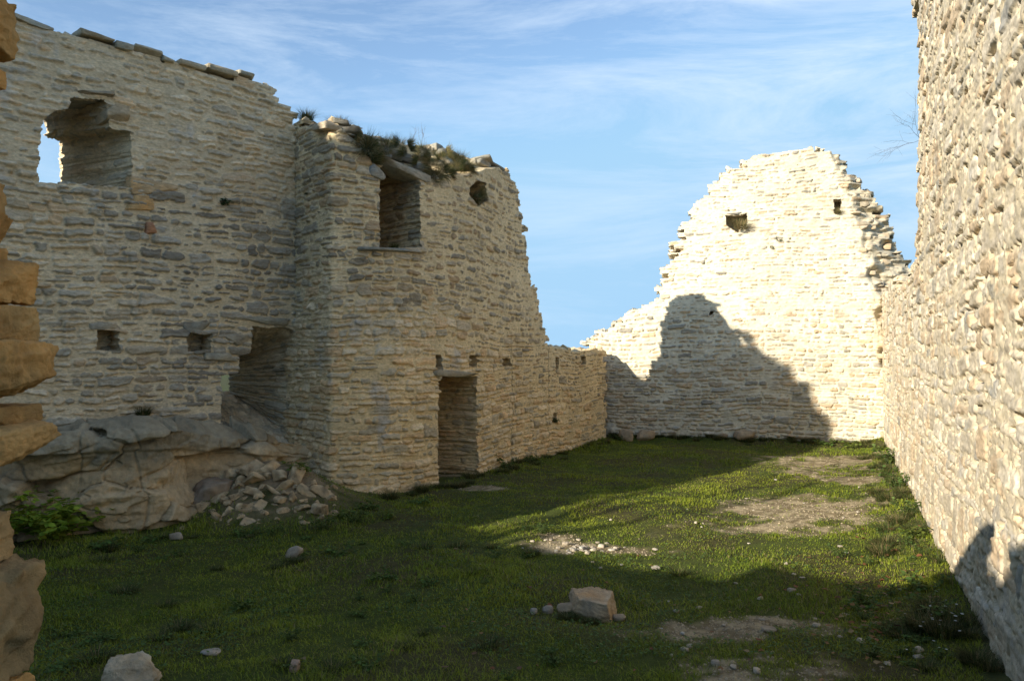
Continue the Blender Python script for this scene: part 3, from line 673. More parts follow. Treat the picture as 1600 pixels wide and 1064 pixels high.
# ------------------------------------------------------------------ unseen wall added outside the picture, its top outline shaped for the shadows
def sunpt(q, a_): return (a_ * SX + q * SY, a_ * SY - q * SX)
qs = [(-22, 4.8), (-11.4, 5.0), (-11.2, 7.2), (-10.15, 7.2), (-10.0, 6.5), (-9.8, 6.9), (-9.65, 7.3), (-9.3, 7.15), (-8.9, 6.75), (-8.48, 6.05), (-8.38, 5.4), (-7.75, 3.9), (-7.45, 2.4), (-7.2, 1.65), (-6.3, 1.55), (-5.2, 1.68), (-4.1, 1.86), (-3.0, 2.18), (-2.0, 2.2), (0, 2.5), (4, 3.0), (9, 3.0)]
AC = -6.0
P_OUT = Path([sunpt(-22, AC), sunpt(9, AC)])
f_out = Masonry(63, hr=(0.14, 0.3), wr=(0.3, 0.8), relief=0.05, um=(-2, 36), vm=(-3, 14))
oo_ = [(q + 22, wv - AC * TE) for q, wv in qs]; oo_ = [(0, -0.5)] + oo_ + [(31, -0.5)]
a = Acc(); build_wall(a, P_OUT, f_out, oo_, 0, 31, -0.3, 9.8, 0.06, 0.35, (), rimstep=0.1, exact=True)
tag(link('shadow_wall', a.build('shadow_wall', M_STONE)), 'unseen wall added behind the camera, its outline shaped to shade the courtyard', 'wall')

# ------------------------------------------------------------------ doorway edge beside the camera: stacked ochre blocks
a = Acc(); YJ = 1.35
OC = np.array([0.68, 0.39, 0.14]); OG = np.array([0.60, 0.38, 0.165])
stones = [(20, -60, 37), (7, 60, 92), (5, 225, 252), (6, 262, 318), (41, 324, 373), (12, 372, 402), (46, 404, 474), (52, 485, 547), (83, 549, 641), (58, 643, 672), (90, 671, 743), (30, 744, 830), (24, 832, 912), (82, 925, 1090), (80, 1090, 1180), (88, 1180, 1290), (84, 1290, 1400), (90, 1400, 1550), (80, 1550, 1700), (90, 1700, 1900), (85, 1900, 2150), (90, 2150, 2360)]
for i, (xr, y0, y1) in enumerate(stones):
    zt_, zb = EYE + (HZ - y0) / F0 * YJ, EYE + (HZ - y1) / F0 * YJ; h = (zt_ - zb) * 1.03; wd = 0.24 + 0.03 * math.sin(i * 3)
    xr_ = (xr + (12 if 35 < xr and y0 < 800 else 0) - 800) / F0 * (YJ + 0.17)
    add_rock(a, (xr_ - wd / 2, YJ + 0.07, (zt_ + zb) / 2), (wd, 0.20, h), 300 + i, (OG if 832 <= y0 <= 925 else OC) * (0.85 + 0.3 * math.sin(i * 1.7) ** 2), rz=0.05 * math.sin(i * 5), n=36, sq=0.95, cuts=3, rough=0.10)
for i in range(20):     # the body of the wall behind the edge stones, beyond the picture's side
    add_rock(a, (-1.62 + 0.02 * math.sin(i * 4), YJ + 0.10, 0.07 + i * 0.135), (1.1, 0.34, 0.15), 340 + i, OC * 0.9, n=14, sq=0.9)
jamb = link('doorway_jamb', a.build('doorway_jamb', M_ROCK)); tag(jamb, 'ragged edge of stacked orange brown blocks close to the camera', 'doorway jamb')

# ------------------------------------------------------------------ loose rocks
TAN = (0.40, 0.30, 0.19); PALE = (0.40, 0.34, 0.26); GRY = (0.30, 0.275, 0.23)
def ground_rock(px, py, wpx, hpx, seed, base, label, group=None, sink=0.12, depth=0.8, **k):
    p = gp(px, py); s_ = p[1] / F0; wd = wpx * s_; hh_ = hpx * s_ * 0.85
    z = float(terr(p[0], p[1])); 
    return rock_obj('rock', (p[0], p[1] + wd * depth * .4, z), (wd, wd * depth, hh_ / (1 - sink)), seed, base, label, group=group, sink=sink, **k)
def boulder():
    # wedge shaped broken block: flat sloping top, cut face towards the camera
    p = gp(925, 962); s_ = p[1] / F0
    P, Q = rock_np((0.36, 0.32, 0.19), 83, n=34, sq=0.95, cuts=3, rough=0.08)
    P[:, 2] *= 1 + 0.18 * (-P[:, 0] / 0.37)
    P[:, 0] += 0.25 * (0.1 - P[:, 2]) ; P = rot(P, 0.06, 0, -0.28); P[:, 2] -= 0.04
    o = link('rock', mesh('rock', P, Q, None, rcol(P, (0.46, 0.345, 0.22), 3, .2), M_ROCK)); o.location = (p[0], p[1] + 0.15, float(terr(p[0], p[1])))
    tag(o, 'large angular tan boulder lying alone in the foreground grass', 'rock')
boulder()
ground_rock(884, 958, 30, 20, 101, TAN, 'small grey pink rock touching the left of the large boulder')
ground_rock(856, 957, 17, 14, 102, PALE, 'fist sized pale pebble second left of the large boulder')
ground_rock(834, 958, 11, 10, 103, PALE, 'tiny pebble farthest left of the large boulder')
ground_rock(968, 962, 22, 10, 104, TAN, 'thin flat rust coloured stone touching the right of the large boulder')
ground_rock(462, 868, 28, 18, 105, PALE, 'pale tilted rock alone in the dark grass before the rubble heap', ry=-.4)
ground_rock(203, 1090, 84, 52, 106, (0.52, 0.42, 0.28), 'pitted pale boulder cut by the bottom edge of the picture', n=28, rough=0.09)
ground_rock(462, 1058, 17, 20, 107, (0.42, 0.30, 0.22), 'small pinkish stone poking from the grass at the bottom edge')
ground_rock(330, 1023, 30, 8, 108, PALE, 'thin flat pale stone lying in the near dark grass')
ground_rock(1024, 888, 14, 7, 109, PALE, 'small pale stone at the edge of the near shadow')
ground_rock(1236, 922, 14, 7, 110, PALE, 'small flat stone beside the trodden patch in shade')
ground_rock(1116, 1046, 14, 9, 111, PALE, 'white pebble on the bare earth near the bottom edge')
ground_rock(1200, 990, 24, 8, 112, PALE, 'flat buried stone in the shaded bare earth')
g_ = np.random.default_rng(8)
# the heap of fallen stones in the corner
mids = []
for k in range(7):
    P, Q = rock_np((0.34, g_.uniform(.18, .3), g_.uniform(.10, .2)), 500 + k, n=14, sq=0.88, cuts=7, rough=0.09); mids.append(mesh('fallen_stone', P, Q, None, rcol(P, (0.46, 0.335, 0.19), k, .7), M_ROCK))
hp = [(330, 730, 34), (362, 742, 30), (395, 736, 34), (425, 730, 34), (460, 742, 42), (345, 752, 26), (405, 750, 44), (440, 748, 30), (375, 758, 26), (478, 765, 30), (310, 765, 30), (350, 772, 30), (398, 770, 34), (430, 764, 34), (455, 775, 24),
      (500, 770, 34), (415, 788, 34), (385, 790, 26), (445, 795, 26), (470, 790, 34), (360, 795, 30), (500, 800, 30), (430, 806, 22), (395, 812, 26), (340, 806, 24), (478, 812, 22), (294, 822, 26), (515, 778, 24), (320, 790, 24), (412, 800, 20), (466, 756, 24), (382, 747, 24), (450, 760, 28), (332, 744, 24), (490, 752, 26), (372, 772, 22), (520, 800, 20), (350, 740, 22), (414, 742, 24), (440, 782, 24), (402, 782, 22), (476, 778, 20)]
for k in range(95): hp.append((300 + 225 * g_.random(), 728 + 88 * g_.random(), g_.uniform(9, 20)))
for i, (px, py, wp_) in enumerate(hp):
    # step along the sight line until it meets the mound
    Yy = 11.4
    for yy in np.arange(8.8, 12.4, 0.04):
        p = at(px, py, yy)
        if p[2] <= float(terr(p[0], p[1])) + 0.02: Yy = yy; break
    p = at(px, py, Yy); z = float(terr(p[0], p[1]))
    o = link('fallen_stone', mids[i % 7]); s_ = wp_ * Yy / F0 / 0.34; o.scale = (s_ * g_.uniform(.85, 1.25), s_ * g_.uniform(.8, 1.1), s_ * g_.uniform(.6, 1.25))
    o.location = (p[0], p[1], z - 0.03); o.rotation_euler = (g_.uniform(-.8, .8), g_.uniform(-.7, .7), g_.uniform(0, 6.28)); o.location.z -= g_.uniform(0, .05)
    tag(o, 'broken limestone piece lying in the rubble heap at the corner of the walls', 'stone', 'fallen stones of the corner rubble heap')
p = at(300, 812, 9.9); o = rock_obj('rock', (p[0] + .1, p[1] + 0.35, -0.05), (0.62, 0.55, 0.52), 55, (0.33, 0.25, 0.17), 'squared brown boulder at the left foot of the rubble heap', n=22, sq=0.85)
ground_rock(275, 836, 22, 12, 56, PALE, 'small stone at the foot of the bedrock face')
# rocks at the foot of the gable
for i, (px, py, w_, h_, lb) in enumerate([(1165, 694, 34, 18, 'pale angular rock against the shaded foot of the gable'), (1010, 690, 30, 20, 'brown rock leaning on the gable near the far left corner'), (978, 690, 24, 22, 'rough rock in the far left corner of the courtyard'), (1130, 692, 16, 8, 'small rock between weeds at the gable foot')]):
    ground_rock(px, py, w_, h_, 120 + i, TAN, lb)
# small stones strewn in the grass
peb = []
for k in range(4):
    P, Q = rock_np((0.07, 0.06, 0.04), 600 + k, n=5, sq=0.7, cuts=6, rough=0.08); peb.append(mesh('strewn_stone', P, Q, None, rcol(P, (0.50, 0.43, 0.33), k), M_ROCK))
spots = []
for k in range(46): spots.append((905 + g_.normal() * 34, 853 + g_.normal() * 5, g_.uniform(.3, .85)))
for k in range(24): spots.append((g_.uniform(860, 1350), g_.uniform(745, 900), g_.uniform(.3, .7)))
for k in range(34): spots.append((g_.uniform(980, 1440), g_.uniform(900, 1060), g_.uniform(.25, .8)))
for i, (px, py, s_) in enumerate(spots):
    p = gp(px, py); o = link('strewn_stone', peb[i % 4]); o.location = (p[0], p[1], float(terr(p[0], p[1])) - 0.004)
    o.scale = (s_ * g_.uniform(.8, 1.5), s_, s_ * g_.uniform(.6, 1.2)); o.rotation_euler = (0, 0, g_.uniform(0, 6.3))
    tag(o, 'small pale stone strewn among the grass and gravel of the courtyard', 'stone', 'small stones strewn over the courtyard')

# ------------------------------------------------------------------ gravel (stuff)
a = Acc(); n = 18000
pp = np.stack([g_.uniform(300, 1480, n * 4), g_.uniform(700, 1075, n * 4)], 1); Yq = EYE * F0 / (pp[:, 1] - HZ); xq = (pp[:, 0] - 800) / F0 * Yq
b_ = bare(xq, Yq); k = (g_.random(n * 4) < b_ * (Yq / 12) * 1.6) & (xq < wr(Yq) - 0.1); xq, Yq = xq[k][:n], Yq[k][:n]; n = len(xq)
s_ = g_.uniform(0.006, 0.020, n) * (0.6 + 0.5 * g_.random(n) ** 3); th = g_.uniform(0, 6.28, n)
base = np.array([[1, 0, 0], [0.2, 1, 0], [-.9, .3, 0], [-.3, -.9, 0], [0.1, 0.1, .8]], float)
zq = terr(xq, Yq) + 0.012 * fb(xq * 9, Yq * 9, 3, 33)
cx, sx = np.cos(th), np.sin(th); V = np.zeros((n, 5, 3))
V[:, :, 0] = xq[:, None] + s_[:, None] * (base[None, :, 0] * cx[:, None] - base[None, :, 1] * sx[:, None]); V[:, :, 1] = Yq[:, None] + s_[:, None] * (base[None, :, 0] * sx[:, None] + base[None, :, 1] * cx[:, None])
V[:, :, 2] = zq[:, None] + s_[:, None] * base[None, :, 2] - 0.002
tr = np.array([[0, 1, 4], [1, 2, 4], [2, 3, 4], [3, 0, 4]]); t_ = (np.arange(n)[:, None, None] * 5 + tr[None]).reshape(-1, 3)
cg = np.array([0.44, 0.36, 0.24])[None, :] * g_.uniform(.5, 1.2, (n, 1)); a.add(V.reshape(-1, 3), None, t_, np.repeat(cg, 5, 0))
tag(link('gravel', a.build('gravel', M_ROCK, False)), 'pale gravel on the trodden parts of the courtyard', 'gravel', kind='stuff')

# ------------------------------------------------------------------ grass (stuff)
def blades(acc, x, y, z, h, wd, ang, lean, col, g):
    n = len(x); dx, dy = np.cos(ang), np.sin(ang); px_, py_ = -dy, dx
    V = np.zeros((n, 5, 3))
    for i, (t, ww, side) in enumerate(((0, 1, -1), (0, 1, 1), (0.55, .75, -1), (0.55, .75, 1), (1, 0, 0))):
        bend = lean * h * t * t
        V[:, i, 0] = x + dx * bend + px_ * wd * ww * side / 2; V[:, i, 1] = y + dy * bend + py_ * wd * ww * side / 2
        V[:, i, 2] = z + h * t * (1 - 0.25 * np.clip(lean, 0, 1.5) * t)
    ids = np.arange(n)[:, None] * 5
    acc.add(V.reshape(-1, 3), ids + np.array([[0, 1, 3, 2]]), ids + np.array([[2, 3, 4]]), np.repeat(col, 5, 0))
def grasscol(n, g, x, y):
    a_ = np.array([0.115, 0.18, 0.016]); b_ = np.array([0.30, 0.33, 0.030]); s__ = np.array([0.30, 0.25, 0.11])
    m_ = np.clip(0.55 + 0.7 * fb(x * 0.9, y * 0.9, 3, 36) + g.normal(0, .22, n), 0, 1)[:, None]
    c = a_ + (b_ - a_) * m_; st = (g.random(n) < 0.05 + 0.12 * (fb(x * 1.7, y * 1.7, 2, 37) > .1))[:, None]
    return np.where(st, s__ * g.uniform(.6, 1.1, (n, 1)), c) * g.uniform(.75, 1.25, (n, 1))
a = Acc(); g_ = np.random.default_rng(12)
NB = 560000
Yq = 3.6 + (20.0 - 3.6) * g_.random(NB) ** 1.35; kx = g_.uniform(-0.70, 0.60, NB); xq = kx * Yq
dg = (xq - 2.24) * 0.316 + (Yq - 19.45) * 0.949
ok = (xq < wr(Yq) - 0.02) & (dg < -0.02)
bu_ = np.interp(Yq, [8.8, 9.3, 9.7, 10.2, 10.8, 11.0, 11.22, 11.7, 12.35, 13.2, 14.4, 16.1, 19.3], [-5.2, -4.1, -3.9, -4.0, -3.6, -2.6, -2.0, -1.5, -1.05, -0.6, -0.08, .68, 2.42]); ok &= (xq > bu_) | (Yq < 8.8)
br = bare(xq, Yq); mound = bumpf(xq, Yq, -3.3, 10.6, .85)
ok &= g_.random(NB) > br * 0.93 + np.clip(mound * 1.5, 0, .97)
ok &= g_.random(NB) < 0.80 + 1.3 * fb(xq * 2.4, Yq * 2.4, 4, 38)
xq, Yq, br = xq[ok], Yq[ok], br[ok]; n = len(xq)
cl = 0.6 + 1.5 * np.clip(fb(xq * 1.6, Yq * 1.6, 3, 39) + .1, 0, 1)
near_w = np.exp(-np.clip(wr(Yq) - xq, 0, None) / 0.35) + np.exp(-np.clip(xq - bu_[ok], 0, None) / 0.3) * (Yq > 9)
h = g_.uniform(0.02, 0.055, n) * cl * (1 - 0.5 * br) * (1 + 0.9 * np.clip(near_w, 0, 1.2)); wd = np.maximum(0.0035, 0.00075 * Yq) * g_.uniform(.8, 1.4, n)
blades(a, xq, Yq, terr(xq, Yq) - 0.006, h, wd, g_.uniform(0, 6.28, n), g_.uniform(0.2, 1.5, n), grasscol(n, g_, xq, Yq), g_)
# seedling clover and low weeds: tiny round leaves
n = 60000; Yw = 3.8 + 13 * g_.random(n) ** 1.5; xw = g_.uniform(-.66, .55, n) * Yw
k = (xw < wr(Yw) - .05) & ((Yw < 9.0) | (xw > np.interp(Yw, [9.2, 11.4, 13.25, 16.1, 19.3], [-4, -2.8, -.5, .8, 2.5]))) & (g_.random(n) > bare(xw, Yw)) & (fb(xw * 1.3, Yw * 1.3, 3, 41) > 0.02)
xw, Yw = xw[k], Yw[k]; n = len(xw); s_ = g_.uniform(.006, .016, n); th = g_.uniform(0, 6.28, n); zw = terr(xw, Yw) + g_.uniform(.008, .045, n)
V = np.zeros((n, 4, 3)); 
for i, (r_, al) in enumerate(((1, 0), (.7, 1.5), (1, 3.14), (.7, 4.7))):
    V[:, i, 0] = xw + s_ * r_ * np.cos(th + al); V[:, i, 1] = Yw + s_ * r_ * np.sin(th + al); V[:, i, 2] = zw + s_ * g_.uniform(-.5, .5, n)
a.add(V.reshape(-1, 3), np.arange(n * 4).reshape(-1, 4), None, np.repeat(np.array([[0.085, 0.14, 0.035]]) * g_.uniform(.6, 1.4, (n, 1)), 4, 0))
tag(link('grass', a.build('grass', M_LEAF)), 'short green grass covering the courtyard', 'grass', kind='stuff')

# fallen leaves (stuff)
a = Acc(); n = 260; pp = []
while len(pp) < n:
    if g_.random() < .75: px, py = 1360 + g_.normal() * 55, 935 + g_.normal() * 50
    else: px, py = g_.uniform(450, 1450), g_.uniform(840, 1060)
    if py < 740: continue
    p = gp(px, py)
    if p[0] < wr(p[1]) - .08: pp.append((p[0], p[1]))
pp = np.array(pp); s_ = g_.uniform(.012, .030, n); th = g_.uniform(0, 6.28, n); zw = terr(pp[:, 0], pp[:, 1]) + g_.uniform(.015, .05, n)
V = np.zeros((n, 6, 3))
for i, (r_, al, up) in enumerate(((1.1, 0, .1), (.75, .9, .35), (.7, 2.2, .3), (1, 3.14, 0), (.7, 4.1, .3), (.75, 5.3, .2))):
    V[:, i, 0] = pp[:, 0] + s_ * r_ * np.cos(th + al); V[:, i, 1] = pp[:, 1] + s_ * r_ * np.sin(th + al); V[:, i, 2] = zw + s_ * up * g_.uniform(-1, 2, n)
lc = np.array([[0.22, 0.09, 0.04], [0.28, 0.15, 0.06], [0.16, 0.09, 0.05], [.3, .22, .11]])[g_.integers(0, 4, n)]
ids = np.arange(n)[:, None] * 6
a.add(V.reshape(-1, 3), np.concatenate([ids + np.array([[0, 1, 2, 3]]), ids + np.array([[0, 3, 4, 5]])]), None, np.repeat(lc, 6, 0))
tag(link('fallen_leaves', a.build('fallen_leaves', M_LEAF)), 'brown and orange fallen leaves in the grass by the right wall', 'leaves', kind='stuff')

# ------------------------------------------------------------------ tufts and weeds
def tuft_mesh(name, n, h, spread, seed, dry=0.2, hang=0.0, wd=0.006):
    g = np.random.default_rng(seed); a = Acc(); r = spread * np.sqrt(g.random(n)); t = g.uniform(0, 6.28, n); x, y = r * np.cos(t), r * np.sin(t)
    c = np.where((g.random(n) < dry)[:, None], np.array([[0.26, 0.20, 0.09]]), np.array([[0.065, 0.085, 0.022]])) * g.uniform(.6, 1.4, (n, 1))
    hh = h * g.uniform(.5, 1.1, n); lean = g.uniform(.3, 1.4, n) + hang
    blades(a, x, y, -0.02 * np.ones(n) , hh, wd * g.uniform(.7, 1.3, n), t + g.normal(0, .5, n), lean, c, g)
    return a.build(name, M_LEAF)
def leafy_mesh(name, seed, stems, h, leafs, size, spread, col, colv=.3):
    """(stem mesh, leaf mesh)"""
    g = np.random.default_rng(seed); S = Acc(); Lf = Acc()
    for k in range(stems):
        t = g.uniform(0, 6.28); r = spread * math.sqrt(g.random()) * .14; p = np.array([r * math.cos(t), r * math.sin(t), -0.02]); hh = h * g.uniform(.55, 1.05)
        d = np.array([math.cos(t) * spread / h * g.uniform(.2, 1), math.sin(t) * spread / h * g.uniform(.2, 1), 1.0]); pts = [p.copy()]
        for s in range(7):
            d = d + g.normal(0, .16, 3) + np.array([0, 0, -.05 * s]); p = p + d / np.linalg.norm(d) * hh / 7; pts.append(p.copy())
        pts = np.array(pts)
        for s in range(7):
            rr = 0.0035 * (1 - s / 9); q0, q1 = pts[s], pts[s + 1]
            V = np.array([q0 + [rr, 0, 0], q0 + [-rr / 2, rr, 0], q0 + [-rr / 2, -rr, 0], q1 + [rr * .8, 0, 0], q1 + [-rr * .4, rr * .8, 0], q1 + [-rr * .4, -rr * .8, 0]])
            S.add(V, [[0, 1, 4, 3], [1, 2, 5, 4], [2, 0, 3, 5]], None, np.array(col) * .8 + .02)
        for q in range(leafs):
            f = g.uniform(.15, 1) * 6.99; i = int(f); b = pts[i] + (pts[i + 1] - pts[i]) * (f - i); al = g.uniform(0, 6.28); s_ = size * g.uniform(.6, 1.25)
            dr = np.array([math.cos(al), math.sin(al), g.uniform(-.3, .5)]); dr /= np.linalg.norm(dr); sd_ = np.cross(dr, [0, 0, 1.0]); sd_ /= np.linalg.norm(sd_); upv = np.cross(sd_, dr)
            roll = g.normal(0, .5); sv = sd_ * math.cos(roll) + upv * math.sin(roll)
            b = b + dr * s_ * .3
            V = np.array([b, b + dr * s_ * .35 + sv * s_ * .33 + upv * s_ * .06, b + dr * s_ * .75 + sv * s_ * .26 + upv * s_ * .03, b + dr * s_ * 1.15 - upv * s_ * .1, b + dr * s_ * .75 - sv * s_ * .26 + upv * s_ * .03, b + dr * s_ * .35 - sv * s_ * .33 + upv * s_ * .06, b + dr * s_ * .55 - upv * s_ * .04])
            c = np.array(col) * g.uniform(1 - colv, 1 + colv) * np.array([g.uniform(.85, 1.35), 1, 1])
            Lf.add(V, [[0, 1, 2, 6], [6, 2, 3, 4], [0, 6, 4, 5]], None, c)
    return S.build('stem', M_LEAF), Lf.build('foliage', M_LEAF)
def plant(loc, ms, label, cat='plant', group=None, s=1.0, rz=0.0, name='leafy_weed'):
    e = bpy.data.objects.new(name, None); C.collection.objects.link(e); e.empty_display_size = .1; e.location = loc; e.rotation_euler = (0, 0, rz); e.scale = (s, s, s)
    link('stem', ms[0], e); link('foliage', ms[1], e); tag(e, label, cat, group); return e

T_A = tuft_mesh('grass_tuft', 420, 0.17, 0.09, 1, .3, wd=.004); T_B = tuft_mesh('grass_tuft', 400, 0.16, 0.10, 2, .6, wd=.004); T_G = tuft_mesh('grass_tuft', 200, 0.13, 0.10, 3, .08)
def tuft(loc, m, label, s=1.0, group=None, rz=0, tilt=(0, 0)):
    o = link('grass_tuft', m); o.location = loc; o.scale = (s, s, s); o.rotation_euler = (tilt[0], tilt[1], rz); tag(o, label, 'grass tuft', group); return o
def on_wall(path, px, py, out=0.0):
    u, v = path.uv(px, py); x, y = path.pos(np.array(u)); nx, ny = path.nrm(np.array(u)); return np.array([float(x + nx * out), float(y + ny * out), v])
g_ = np.random.default_rng(21)
LB = ['green', 'straw coloured', 'olive']
heads = [(462, 178, 1.1, 'grass tuft in the notch where the window wall meets the rounded wall'), (512, 188, 1.0, 'straw coloured tuft behind the pale corner stone'), (535, 190, 1.2, 'wide yellowish tuft right of the pale corner stone'), (604, 203, 1.1, 'green tuft on the wall head above the window niche'),
         (655, 208, 1.3, 'tall green tuft left of the dry stalks on the wall head'), (697, 210, 1.3, 'rounded olive tuft below the dry stalks on the wall head'), (570, 205, .8, 'low tuft left of the one above the window niche'), (740, 236, 1.0, 'brown tuft near the right end of the wall head'), (722, 230, .8, 'small green tuft between the olive and the brown one')]
for i, (px, py, s_, lb) in enumerate(heads):
    u, v = P_BLK.uv(px, py); lim = np.interp(u, bu, bv); p = on_wall(P_BLK, px, py, -1.3 * max(0, v - lim) - .15); tuft(p + [0, 0, -.03], T_B if i % 2 else T_A, lb, s_ * 1.05, rz=i)
hangs = [(572, 228, 1.5), (583, 246, 1.2), (676, 262, 1.5), (688, 250, 1.2), (700, 236, 1.1), (727, 258, 1.2), (712, 262, 1.0), (640, 226, 1.2), (660, 236, 1.1), (618, 222, 1.0), (752, 302, 1.1), (745, 310, .9), (560, 214, 1.1), (577, 236, 1.3), (590, 240, 1.0), (650, 250, 1.0), (682, 276, 1.1), (692, 268, 1.2), (668, 246, 1.2), (716, 250, 1.2), (735, 262, 1.0), (630, 236, 1.0), (600, 230, 1.2), (705, 270, .9)]
for i, (px, py, s_) in enumerate(hangs):
    s_ *= .8; p = on_wall(P_BLK, px, py, 0.0); tuft(p, T_A if i % 2 else T_B, 'dark grass tuft hanging from the broken upper face of the rounded wall', s_, 'tufts hanging from the rounded wall', rz=i * 2, tilt=(1.3, 0))
tuft(on_wall(P_BLK, 622, 386, -.12), T_A, 'grass tuft on the sill of the window niche in the rounded wall', .7)
tuft(on_wall(P_WIN, 222, 646, 0.05), T_A, 'tuft growing at the foot of the window wall on the bedrock ledge', 1.0)
tuft(on_wall(P_GAB, 1158, 350, 0.04) - [0, 0, .06], T_B, 'tuft growing in the wide hole of the gable', 1.7, tilt=(.5, 0)); tuft(on_wall(P_GAB, 1311, 331, 0.0), T_B, 'tuft growing in the narrow hole of the gable', .9, tilt=(.5, 0))
tuft(on_wall(P_GAB, 1218, 374, .02), T_G, 'upper one of two tiny tufts on the sunlit gable', .6, tilt=(1, 0)); tuft(on_wall(P_GAB, 1207, 387, .02), T_G, 'lower one of two tiny tufts on the sunlit gable', .4, tilt=(1, 0))
FERN = leafy_mesh('fern', 5, 9, 0.14, 12, 0.035, 0.14, (0.05, 0.09, 0.03))
plant(on_wall(P_WIN, 347, 318, .02), FERN, 'small dark green fern growing from the middle of the window wall', 'fern', name='fern', s=1.15)
plant(on_wall(P_BLK, 479, 303, .02), FERN, 'tiny fern on the corner of the rounded wall', 'fern', name='fern', s=.4)
plant(on_wall(P_BLK, 867, 658, 0), FERN, 'dark plant growing out of the small hole of the low wall', 'fern', name='fern', s=1.0)
# dry stalks on the head of the rounded wall
def stalks(name, seed, n, h, spread, th=0.0035, fork=2):
    g = np.random.default_rng(seed); a = Acc()
    def seg(q0, q1, r0, r1):
        d = q1 - q0; d = d / np.linalg.norm(d); s = np.cross(d, [.3, .9, .1]); s /= np.linalg.norm(s); t = np.cross(d, s)
        ring = lambda q, r: [q + s * r, q + (-s * .5 + t * .87) * r, q + (-s * .5 - t * .87) * r]
        a.add(np.array(ring(q0, r0) + ring(q1, r1)), [[0, 1, 4, 3], [1, 2, 5, 4], [2, 0, 3, 5]], None, (0.16, 0.12, 0.09))
    def grow(p, d, L_, r, dep):
        k = 5
        for i in range(k):
            d = d + g.normal(0, .12, 3); d = d / np.linalg.norm(d); q = p + d * L_ / k; seg(p, q, r * (1 - i / k * .5), r * (1 - (i + 1) / k * .5)); p = q
            if dep > 0 and i > 0 and g.random() < .75: grow(p, d + g.normal(0, .5, 3), L_ * .6, r * .6, dep - 1)
        if dep > 0: grow(p, d, L_ * .6, r * .6, dep - 1)
    for i in range(n): grow(np.array([g.normal() * spread, g.normal() * spread, -.02]), np.array([g.normal() * .25, g.normal() * .25, 1.0]), h * g.uniform(.6, 1), th, fork)
    return a.build(name, M_WOOD)
o = link('dry_stalks', stalks('dry_stalks', 4, 7, 0.20, .10, .002, 1)); o.location = on_wall(P_BLK, 690, 206, -.5); tag(o, 'thin dry stalks standing against the sky on the rounded wall', 'plant')
# twigs of a bare shrub behind the end of the tall wall
o = link('bare_shrub', stalks('bare_shrub', 9, 3, 0.5, .05, .003, 2)); o.location = (wr(10.6) + .22, 10.6, 5.05); o.rotation_euler = (0, -1.35, 0.3); tag(o, 'leafless twigs reaching out from the end of the tall right wall', 'shrub')
# a bare tree outside the picture; its shadow streaks cross the lit grass
for i, (q, s_) in enumerate(((-6.05, 1.15), (-6.85, 1.0))):
    me_ = stalks('bare_tree', 40 + i, 1, 5.0, .08, .10, 2); o = link('bare_tree', me_); p = sunpt(q, -7.5 - i); o.location = (p[0], p[1], 0); o.scale = (s_, s_, s_ * .92)
    tag(o, ['tallest leafless tree behind the unseen shadow wall', 'smallest leafless tree behind the unseen shadow wall', ''][i], 'tree')

